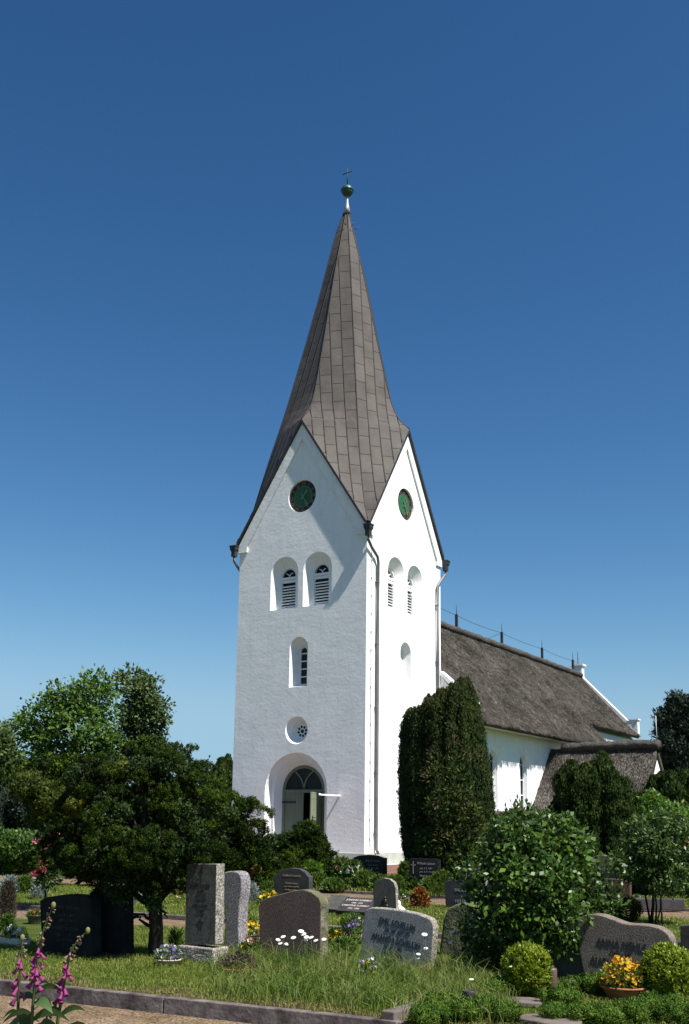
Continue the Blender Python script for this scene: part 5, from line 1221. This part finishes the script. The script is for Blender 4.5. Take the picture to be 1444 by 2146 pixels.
# silver-leaved plants, heath, perennials
def clump(name, label, px, py, rx, h, m, n, L_, W_, cat='plant', blos=None, nb=0, bs=.04, group=None, up=.9, zb=0.0, blade=False, toph=.95):
    """herbaceous plant: leaves rising from its foot; rx and h in photograph pixels"""
    g0 = gp(px, py); d = depth_of(g0); s = d/FPX; t = thing(name, label, cat, tuple(g0), 0, group)
    a = RNG.uniform(0, 2*math.pi, n); r = np.sqrt(RNG.random(n)); z = RNG.random(n)**.8
    prof_ = np.sqrt(np.clip(1-(z*.97)**2.2, 0, 1))
    P = g0+np.stack([np.cos(a)*r*rx*s*prof_, np.sin(a)*r*rx*s*prof_*.8, z*h*s], 1)
    U = unit(np.stack([np.cos(a)*r, np.sin(a)*r, np.full(n, up)], 1)+RNG.normal(size=(n, 3))*.35)
    cards('foliage', P, U, L_*RNG.uniform(.6, 1.3, n), W_, m, t, .08, 'blade' if blade else 'diamond', loc=g0)
    if blos:
        ms = blos if isinstance(blos, (list, tuple)) else [blos]
        for k, mm in enumerate(ms):
            a = RNG.uniform(0, 2*math.pi, nb); r = np.sqrt(RNG.random(nb)); z = RNG.uniform(.55, 1.05, nb)*toph
            pr_ = np.sqrt(np.clip(1.1-(z*.9)**2, .05, 1))
            P = g0+np.stack([np.cos(a)*r*rx*s*pr_, np.sin(a)*r*rx*s*pr_, z*h*s], 1)
            blossoms('blossom', t, mm, P, bs, toward=-F_*.5)
    return t
for px, py, rx, h, lab in ((82, 1884, 17, 46, 'silver-leaved plant standing left of the dark double stone'), (20, 1872, 24, 32, 'silver-leaved plant beside the brownish heath at the left edge'), (524, 1893, 18, 40, 'silver-leaved plant right of the tall boulder stele')):
    clump('silver_plant', lab, px, py, rx, h, 'l_silver', 900, .09, .02, group='silver-leaved plants')
clump('heath_bush', 'brownish heath bush growing at the left edge behind the pansy trough', 12, 1936, 22, 84, 'l_heath', 3200, .05, .012, up=1.2)
clump('perennial_plant', 'green strap-leaved plant among the silver-leaved plants on the left', 50, 1872, 20, 30, 'l_herb', 500, .12, .03)
clump('perennial_plant', 'low green plant at the foot of the brownish heath', 14, 1962, 16, 40, 'l_herb', 700, .06, .025)
clump('perennial_plant', 'plant with pale golden blooms showing left of the dark granite stele', 374, 1894, 9, 26, 'l_herb', 160, .05, .02, blos=['p_yellow', 'p_white'], nb=14, bs=.05)
clump('perennial_plant', 'arching dark grassy plant at the foot of the dark granite stele', 368, 1992, 14, 32, 'l_herb', 240, .14, .012, blade=True)
rowC = [(692, 1840, 20, 34, 'white-flowered perennial at the left end of the bed below the tower', 12), (716, 1850, 24, 46, 'pink and white perennial in the bed, left of the black headstone', 14), (738, 1858, 26, 48, 'white-flowered perennial directly left of the black headstone', 12), (764, 1866, 26, 34, 'white-dotted plant in front of the black headstone', 9), (797, 1868, 24, 26, 'low green plant in front of the black headstone, its right half', 4)]
for i, (px, py, rx, h, lab, nb) in enumerate(rowC): clump('perennial_plant', lab, px, py, rx, h, 'l_herb', 1500, .13, .045, blos=['p_white', 'p_white' if i % 2 == 0 else 'p_pink'], nb=int(nb*1.6), bs=.13, group='perennials in the bed below the tower')
for px, py, rx, h, lab, bl_ in ((850, 1856, 16, 44, 'orange poppies in front of the red brick paving', ['p_red', 'p_orange']), (870, 1868, 22, 30, 'green perennial with one orange bloom below the black shaded headstone', ['p_orange']), (905, 1872, 26, 26, 'low green perennial below the black shaded headstone', None), (926, 1872, 26, 40, 'pale-flowered plant between the shaded headstone and the lettered stone', ['p_white']), (826, 1872, 22, 30, 'leafy plant behind the narrow round-topped stone', None), (664, 1862, 26, 26, 'broad green plant behind the dark arched family stone, its right half', None), (700, 1868, 26, 20, 'broad green plant behind the pink granite stone', None), (560, 1880, 20, 24, 'pale leafy plant left of the dark arched family stone', ['p_white'])):
    clump('perennial_plant', lab, px, py, rx, h, 'l_herb', 1300, .12, .04, blos=bl_, nb=8, bs=.11 if bl_ and 'p_red' in bl_ else .08, group='perennials in the bed below the tower')
clump('flowering_plant', 'orange-flowered plant in front of the dark bushes behind the boulder stele', 536, 1880, 15, 62, 'l_yew2', 500, .08, .03, blos='p_red', nb=12, bs=.07)
clump('flowering_plant', 'yellow-flowered plant left of the dark arched family stone', 562, 1897, 22, 28, 'l_herb', 500, .08, .025, blos='p_yellow', nb=70, bs=.07)
clump('coleus_plant', 'round red and yellow leafy plant on the lawn beside the white dove', 880, 1903, 20, 38, 'p_coleus', 900, .07, .035, cat='plant', up=.6)
clump('perennial_plant', 'white-flowered tuft between the round-topped stone and the red plant', 844, 1895, 12, 26, 'l_herb', 300, .07, .02, blos='p_white', nb=16, bs=.035)
clump('perennial_plant', 'dark heather-like tuft left of the lettered dark stone', 918, 1880, 22, 20, 'l_olive', 500, .06, .015)

# ================================================================== FLOWERS NEAR THE STONES
def bowl(label, px, py, r, h, m, leafm, blos, nb, bs, rect=None, fol_h=1.0, nl=420):
    g0 = gp(px, py); t = thing('flower_bowl' if not rect else 'flower_trough', label, 'planter', tuple(g0))
    mb = MB()
    if rect:
        w_, dd = rect; mb.box((0, 0, h/2), (w_, dd, h)); mb.build('trough', m, t, bevel=.01); rx, ry = w_/2, dd/2
    else:
        mb.lathe([(r*.68, 0), (r*.78, h*.35), (r*.95, h*.85), (r*1.04, h*.86), (r*1.04, h), (r*.93, h), (r*.9, h*.75), (.001, h*.72)], 28, close=False); mb.build('bowl', m, t); rx = ry = r*.95
    n = nl; a = RNG.uniform(0, 2*math.pi, n); q = np.sqrt(RNG.random(n)); z = h*.7+RNG.random(n)*np.sqrt(np.clip(1-q**2*.8, 0, 1))*fol_h*r*1.0
    P = g0+np.stack([np.cos(a)*q*rx, np.sin(a)*q*ry, z], 1); U = unit(np.stack([np.cos(a)*q, np.sin(a)*q, np.full(n, .7)], 1)+RNG.normal(size=(n, 3))*.5)
    cards('foliage', P, U, .05*RNG.uniform(.6, 1.3, n), .022, leafm, t, .08, loc=g0)
    for mm in blos:
        a = RNG.uniform(0, 2*math.pi, nb); q = np.sqrt(RNG.random(nb)); z = h*.75+RNG.uniform(.45, 1.12, nb)*np.sqrt(np.clip(1.15-q**2, 0, 1))*fol_h*r
        P = g0+np.stack([np.cos(a)*q*rx*1.08, np.sin(a)*q*ry*1.08, z], 1); blossoms('blossom', t, mm, P, bs, .5, toward=-F_*.9)
    return t
bowl('terracotta bowl full of orange and yellow pansies before the wavy stone', 1308, 2094, .225, .13, 'terracotta', 'l_herb', ['p_orange', 'p_yellow', 'p_orange'], 110, .034, fol_h=1.2, nl=1100)
bowl('cream bowl of white and violet pansies by the cypress trunk', 353, 2022, .16, .07, 'ceramic', 'l_herb', ['p_mixed', 'p_white', 'p_violet'], 30, .042, fol_h=1.0)
bowl('shallow terracotta bowl with sparse brownish plants in the grass', 498, 2047, .2, .1, 'terracotta', 'l_heath', [], 0, .04, fol_h=.9, nl=500)
bowl('pale trough of yellow and white pansies at the left edge', 28, 1980, .17, .1, 'ceramic', 'l_herb', ['p_pansy', 'p_yellow', 'p_white'], 36, .06, rect=(.42, .22), fol_h=.9)
bowl('dark round pot with red flowers between trough and dark double stone', 72, 1936, .13, .14, 'ceramic_dark', 'l_herb', ['p_red'], 12, .04, fol_h=.8)
bowl('pale bowl of white and yellow pansies in the grass before the leaning stone', 775, 2062, .13, .06, 'ceramic', 'l_herb', ['p_white', 'p_violet', 'p_pansy'], 16, .045, fol_h=1.6)
beds = [(520, 1975, 30, 46, 'l_herb', ['p_yellow', 'p_yellow'], 34, 'yellow pansies between the boulder stele and the pink granite stone'), (530, 1992, 26, 36, 'l_herb', ['p_pink', 'p_pansy'], 18, 'pink blooms between the boulder stele and the pink granite stone'), (515, 2008, 18, 26, 'l_herb', ['p_yellow', 'p_orange'], 16, 'low yellow pansies at the foot of the boulder stele'),
        (702, 1990, 22, 40, 'l_herb', ['p_yellow', 'p_orange'], 18, 'yellow pansies directly right of the pink granite stone'), (735, 1986, 22, 60, 'l_herb', ['p_violet'], 12, 'violet-flowered plant left of the leaning grey stone'), (745, 1960, 18, 40, 'l_herb', ['p_mixed', 'p_white'], 12, 'pale violet and white plant behind the leaning grey stone'), (728, 1940, 14, 22, 'l_bright', ['p_yellow'], 10, 'small yellow-flowered tuft in front of the lettered pillow stone'), (718, 2010, 30, 40, 'l_herb', None, 0, 'green leafy clump between the pink stone and the leaning stone'), (516, 1950, 14, 22, 'l_herb', ['p_white'], 12, 'white pansies behind the boulder stele, beside the kerb'),
        (812, 2052, 20, 36, 'l_herb', ['p_violet'], 14, 'violet pansies at the foot of the leaning grey stone'), (1338, 1905, 9, 26, 'l_herb', ['p_violet', 'p_white'], 14, 'pale violet flowers beside the red-brown granite stone')]
for px, py, rx, h, lm, bl_, nb, lab in beds: clump('pansy_clump', lab, px, py, rx, h, lm, 420, .06, .022, blos=bl_, nb=int(nb*2), bs=.052, group='flowers between the graves')
P = None
# --- daisies: each a stem with leaves, a yellow disc and white rays
def daisy_proto():
    t = thing('daisy', 'white daisy', 'flower', (0, 0, 0), 0, 'white daisies in the tall grass')
    mb = MB(); mb.tube([(0, 0, 0), (.01, .005, .2), (0, 0, .4)], .003, 5); mb.build('stem', 'stem', t)
    mb = MB(); mb.ball((0, 0, .402), .008, 5, (1, 1, .6)); mb.build('disc', 'p_yellow', t)
    n = 14; v = []; f = []; HT = Matrix.Translation((0, 0, .401)) @ Matrix.Rotation(math.radians(24), 4, 'X')
    for k in range(n):
        a = 2*math.pi*k/n; c, s = math.cos(a), math.sin(a)
        for r, w_, z in ((.007, .003, 0), (.019, .0065, .004), (.029, .003, -.002)): v += [tuple(HT @ Vector(q)) for q in ((c*r-s*w_, s*r+c*w_, z), (c*r+s*w_, s*r-c*w_, z))]
        b = k*6; f += [(b, b+1, b+3, b+2), (b+2, b+3, b+5, b+4)]
    hd_ = MB().add(v, f).build('ray_petals', 'p_white', t, fix=False); return t
dz = [(583, 1969, 'leftmost of the daisies before the pink stone, its head facing up'), (590, 1976, 'daisy just right of the leftmost one before the pink stone'), (596, 1963, 'small daisy above the left group before the pink stone'), (601, 1978, 'lowest daisy of the left group before the pink stone'), (614, 1964, 'lone daisy at the middle of the pink stone'), (634, 1951, 'topmost daisy of the bunch before the pink stone'), (638, 1957, 'second daisy from the top of the bunch before the pink stone'), (643, 1963, 'daisy at the heart of the bunch before the pink stone'), (641, 1970, 'lowest daisy of the bunch before the pink stone'), (655, 1964, 'daisy right of the bunch before the pink stone'), (664, 1971, 'lower daisy at the right part of the pink stone'), (682, 1968, 'daisy at the rough edge of the pink stone'),
      (893, 1958, 'topmost daisy before the leaning grey stone'), (892, 1987, 'daisy below the topmost one before the leaning grey stone'), (877, 1999, 'small daisy in the middle of the leaning stone’s lower right'), (876, 2008, 'lowest daisy before the leaning grey stone'), (951, 1953, 'daisy highest in the dark gap right of the leaning stone'), (946, 1975, 'daisy lower in the dark gap right of the leaning stone'), (987, 1991, 'daisy under the leafy shrub above the grave vase'), (972, 2004, 'small daisy under the leafy shrub, beside the tall grass'), (987, 2052, 'daisy standing low in the grass above the grave vase')]
dp = daisy_proto()
for i, (px, py, lab) in enumerate(dz):
    o = dp if i == 0 else copy_tree(dp)
    base_y = 2046 if px < 700 else (2052 if px < 920 else (2040 if py < 2040 else 2090)); dd = depth_of(gp(px, base_y)); top = at(px, py, dd)
    o.location = (top[0], top[1], 0); sc_ = top[2]/.4; o.scale = (min(1.2, max(.9, sc_)),)*2+(sc_,); o.rotation_euler = (RNG.uniform(-.0, .06), RNG.uniform(-.04, .04), RNG.uniform(-.4, 1.0)); o['label'] = lab

# --- foxgloves in the near left corner
def foxglove(label, dd, px_pts, nbell, nbud, leaves, seed):
    g0 = at(px_pts[0][0], px_pts[0][1], dd); g0[2] = -.09; rr_ = random.Random(seed); o_ = Vector(g0)
    t = thing('foxglove', label, 'flower', tuple(g0), 0, 'foxgloves in the near corner')
    pts = [Vector((0, 0, 0))]+[Vector(at(x, y, dd))-o_ for x, y in px_pts]
    fine = []
    for i in range(len(pts)-1):
        for k in range(6): fine.append(pts[i].lerp(pts[i+1], k/6))
    fine.append(pts[-1]); n = len(fine)
    mb = MB(); mb.tube(fine, [.011*(1-.75*i/(n-1)) for i in range(n)], 7); mb.build('stem', 'stem', t)
    L_ = [0]
    for a, b in zip(fine[:-1], fine[1:]): L_.append(L_[-1]+(b-a).length)
    def on(s): return Vector([float(np.interp(s*L_[-1], L_, [p[k] for p in fine])) for k in range(3)])
    side = Vector(R_)
    def bell(s, ang, ln_, r, droop):
        mb_ = MB(); p = on(s); d_ = (side*math.cos(ang)+Vector(F_)*math.sin(ang)).normalized(); ax = (d_*1.0+Vector((0, 0, -droop))).normalized()
        c = p+d_*.008; v = [(r*.35, 0), (r*.6, ln_*.2), (r*.78, ln_*.55), (r*.9, ln_*.8), (r*1.25, ln_)]
        rot = Vector((0, 0, 1)).rotation_difference(ax).to_matrix().to_4x4()
        mb_.lathe([(a, b) for a, b in v]+[(v[-1][0]*.8, ln_*.96), (r*.7, ln_*.7)], 10, mtx=Matrix.Translation(c) @ rot, close=False); return mb_
    s_b = nbell[0]
    for k in range(nbell[2]):
        s = nbell[0]+(nbell[1]-nbell[0])*(k+.5)/nbell[2]
        bell(s, rr_.choice((.2, 2.9, -.9, -2.2, -1.5))+rr_.uniform(-.3, .3), .046-.012*k/nbell[2], .0115-.003*k/nbell[2], 1.1+rr_.uniform(0, .5)).build('bell', 'p_fox', t, fix=False)
    bd = MB()
    for k in range(nbud):
        s = nbell[1]+(1-nbell[1])*k/nbud; r = .011*(1-.7*k/nbud)
        b_ = bell(s, rr_.uniform(-3.1, 3.1), .022*(1-.5*k/nbud), r*.7, .9-.9*k/nbud); bd.add(b_.v, b_.f, True)
    bd.ball(tuple(fine[-1]), .012, 6, (1, 1, 1.4)); bd.build('buds', 'p_foxbud', t, fix=False)
    for (s, ang, ln_, up) in leaves:
        p = on(s); d_ = (side*math.cos(ang)+Vector(F_)*math.sin(ang)).normalized(); w_ = ln_*.46; up0 = Vector((0, 0, 1))
        cr = (d_.cross(up0).normalized()+up0*rr_.choice((-.9, .9))).normalized(); v = []; f = []; n_ = 9
        for i in range(n_):
            q = i/(n_-1); c = p+d_*ln_*q+up0*ln_*(up*q-.75*q*q); wd = w_*.5*math.sin(math.pi*min(1, q*.93+.06))**.8*(1-.25*q)
            v += [c-cr*wd+up0*wd*.35, c, c+cr*wd+up0*wd*.35]
        for i in range(n_-1):
            a = i*3; f += [(a, a+1, a+4, a+3), (a+1, a+2, a+5, a+4)]
        MB().add(v, f, True).build('leaf', 'l_foxleaf', t, fix=False)
    return t
foxglove('shorter pink foxglove, leftmost of the three tall ones', 5.0, [(38, 2190), (38, 2110), (41, 2050), (45, 2000), (47, 1965)], (.75, .93, 9), 9, [(.66, .3, .1, .6), (.6, 2.8, .12, .6), (.7, 3.4, .07, .4), (.56, .2, .14, .6), (.55, 3.3, .14, .5)], 1)
foxglove('tallest foxglove with deep pink bells, middle of the three', 5.0, [(64, 2190), (68, 2120), (73, 2060), (80, 2000), (92, 1945), (112, 1897)], (.71, .85, 13), 24, [(.67, .4, .13, .8), (.64, -.5, .13, .6), (.66, 2.9, .1, .5), (.6, 3.5, .14, .6), (.58, .1, .18, .7), (.69, .9, .08, .9), (.56, 2.7, .17, .5), (.61, 1.2, .15, .6), (.54, -.3, .18, .6)], 2)
foxglove('foxglove bent over at its tip, rightmost of the three tall ones', 5.05, [(118, 2190), (122, 2130), (130, 2090), (138, 2040), (148, 1995), (165, 1968), (184, 1950)], (.71, .86, 12), 22, [(.63, .1, .13, 1.0), (.6, 2.8, .12, .5), (.57, -.4, .15, .6), (.55, .6, .17, .8), (.66, 3.0, .07, .6)], 3)
foxglove('small young foxglove still in bud between the taller ones', 5.1, [(96, 2190), (98, 2140), (99, 2108)], (.9, .95, 1), 8, [(.8, .2, .1, .6), (.75, 2.6, .12, .5), (.7, -.6, .14, .5), (.82, 3.4, .09, .5)], 4)

# --- junipers creeping over the plot in the right corner
jl = [(930, 2120, 'leftmost creeping juniper beside the meadow grass'), (975, 2142, 'creeping juniper round the foot of the dark vase'), (1040, 2088, 'creeping juniper left of the box ball and the stepping stone'), (1040, 2142, 'creeping juniper at the lower edge, left of the large stepping stone'), (1178, 2112, 'creeping juniper in front of the brown lantern'), (1200, 2145, 'creeping juniper at the lower edge, right of the large stepping stone'), (1235, 2082, 'creeping juniper at the foot of the wavy stone'), (1262, 2146, 'creeping juniper below the bowl of orange pansies'), (1348, 2142, 'creeping juniper right of the bowl of orange pansies'), (1400, 2128, 'creeping juniper under the right box ball'), (1440, 2145, 'creeping juniper in the lower right corner'), (900, 2150, 'creeping juniper at the end of the front kerb')]
for px, py, lab in jl:
    g0 = gp(px, py); t = thing('creeping_juniper', lab, 'shrub', tuple(g0), 0, 'creeping junipers')
    bs = [Blob(g0+np.array([RNG.uniform(-.16, .16), RNG.uniform(-.14, .14), .05+RNG.uniform(0, .06)]), (.11, .11, .08)) for k in range(7)]
    foliage('foliage', t, 'l_juniper', bs, 150, .055, 130, .02, .008, up=.6, out=.7, rnd=.6, shell=.4, cull=.4, zmin=.01, face=.7)
    mb = MB()
    for k in range(5): limb(mb, (0, 0, -.02), Vector(bs[k].c)-Vector(g0), .01, .004, k)
    mb.build('stems', 'bark', t)

# ================================================================== GRASS
def blades(name, polyf, n, hmin, hmax, wd, m, bend=.5, density=None, zb=0.0):
    P = polyf(n); k = np.ones(len(P), bool)
    if density is not None: k = RNG.random(len(P)) < density(P)
    P = P[k]; n = len(P); h = RNG.uniform(hmin, hmax, n)
    U = unit(np.stack([RNG.normal(size=n)*.22, RNG.normal(size=n)*.22, np.ones(n)], 1))
    o = cards(name, P, U, h, wd, m, None, bend, 'blade'); o['kind'] = 'stuff'; return o
def strip_pts(f0, f1, x0, x1, z=0.0):
    def fn(n):
        x = RNG.uniform(x0, x1, n); t = RNG.random(n); y0 = np.array([f0(q) for q in x]); y1 = np.array([f1(q) for q in x])
        return np.stack([x, y0+(y1-y0)*t, np.full(n, z)], 1)
    return fn
def noise2(P, s, seed=0): return np.array([nz.noise(Vector((p[0]*s+seed, p[1]*s, 0))) for p in P])
def proj_x(P):
    d = P-CAM; return 722+FPX*(d@R_)/(d@F_)
blades('grass', strip_pts(lambda x: K1(x)+.1, lambda x: P2n(x), 9.5, 21), 120000, .03, .075, .006, 'l_grass', .6, density=lambda P: (.75+.25*noise2(P, 1.2))*np.clip((P[:, 1]-np.array([K1(q) for q in P[:, 0]]))/.5, .3, 1))
def meadow_d(P):
    x = proj_x(P); dd = (P-CAM)@F_
    a = np.clip((x-430)/90, 0, 1)*np.clip((1090-x)/90, 0, 1); near = np.clip((P[:, 1]-np.array([K1(q) for q in P[:, 0]])-.12)/.5, .15, 1); far = np.clip((-24.2-P[:, 1])/.7, 0, 1)
    return a*near*far*(.7+.5*noise2(P, 2.2, 7))
M['l_dry'] = leaf_mat('dry_grass', [(.12, .09, .035), (.2, .16, .07), (.27, .22, .11), (.11, .12, .03)], .2, .7, .1, nscale=2)
blades('dry_grass', strip_pts(lambda x: K1(x)+.1, lambda x: K1(x)+.55, 9.5, 18), 20000, .02, .06, .006, 'l_dry', .7, density=lambda P: np.clip(.75+.9*noise2(P, 1.5, 4)-(P[:, 1]-np.array([K1(q) for q in P[:, 0]])-.1)*1.4, 0, 1))
blades('meadow_grass', strip_pts(lambda x: K1(x)+.12, lambda x: -24.0, 12, 19), 52000, .12, .30, .007, 'l_meadow', .45, density=meadow_d)
blades('meadow_grass', strip_pts(lambda x: -25.9, lambda x: -24.3, 13, 18), 5000, .3, .48, .005, 'l_meadow', .4, density=lambda P: np.clip((proj_x(P)-520)/60, 0, 1)*np.clip((1010-proj_x(P))/60, 0, 1)*np.clip(.4+1.2*noise2(P, 1.6, 3), 0, 1))
blades('grass', strip_pts(lambda x: P2f(x)+.08, lambda x: P1n(x), 0, 20), 90000, .03, .08, .011, 'l_grass', .6, density=lambda P: .75+.25*noise2(P, .8))
blades('grass', strip_pts(lambda x: P1f(x)+.1, lambda x: P1f(x)+7, -12, 16), 60000, .05, .16, .016, 'l_grass', .6, density=lambda P: np.where((P[:, 1] > -6.3) & (P[:, 0] > -7) & (P[:, 0] < 4.5), 0, .8+.2*noise2(P, .5)))
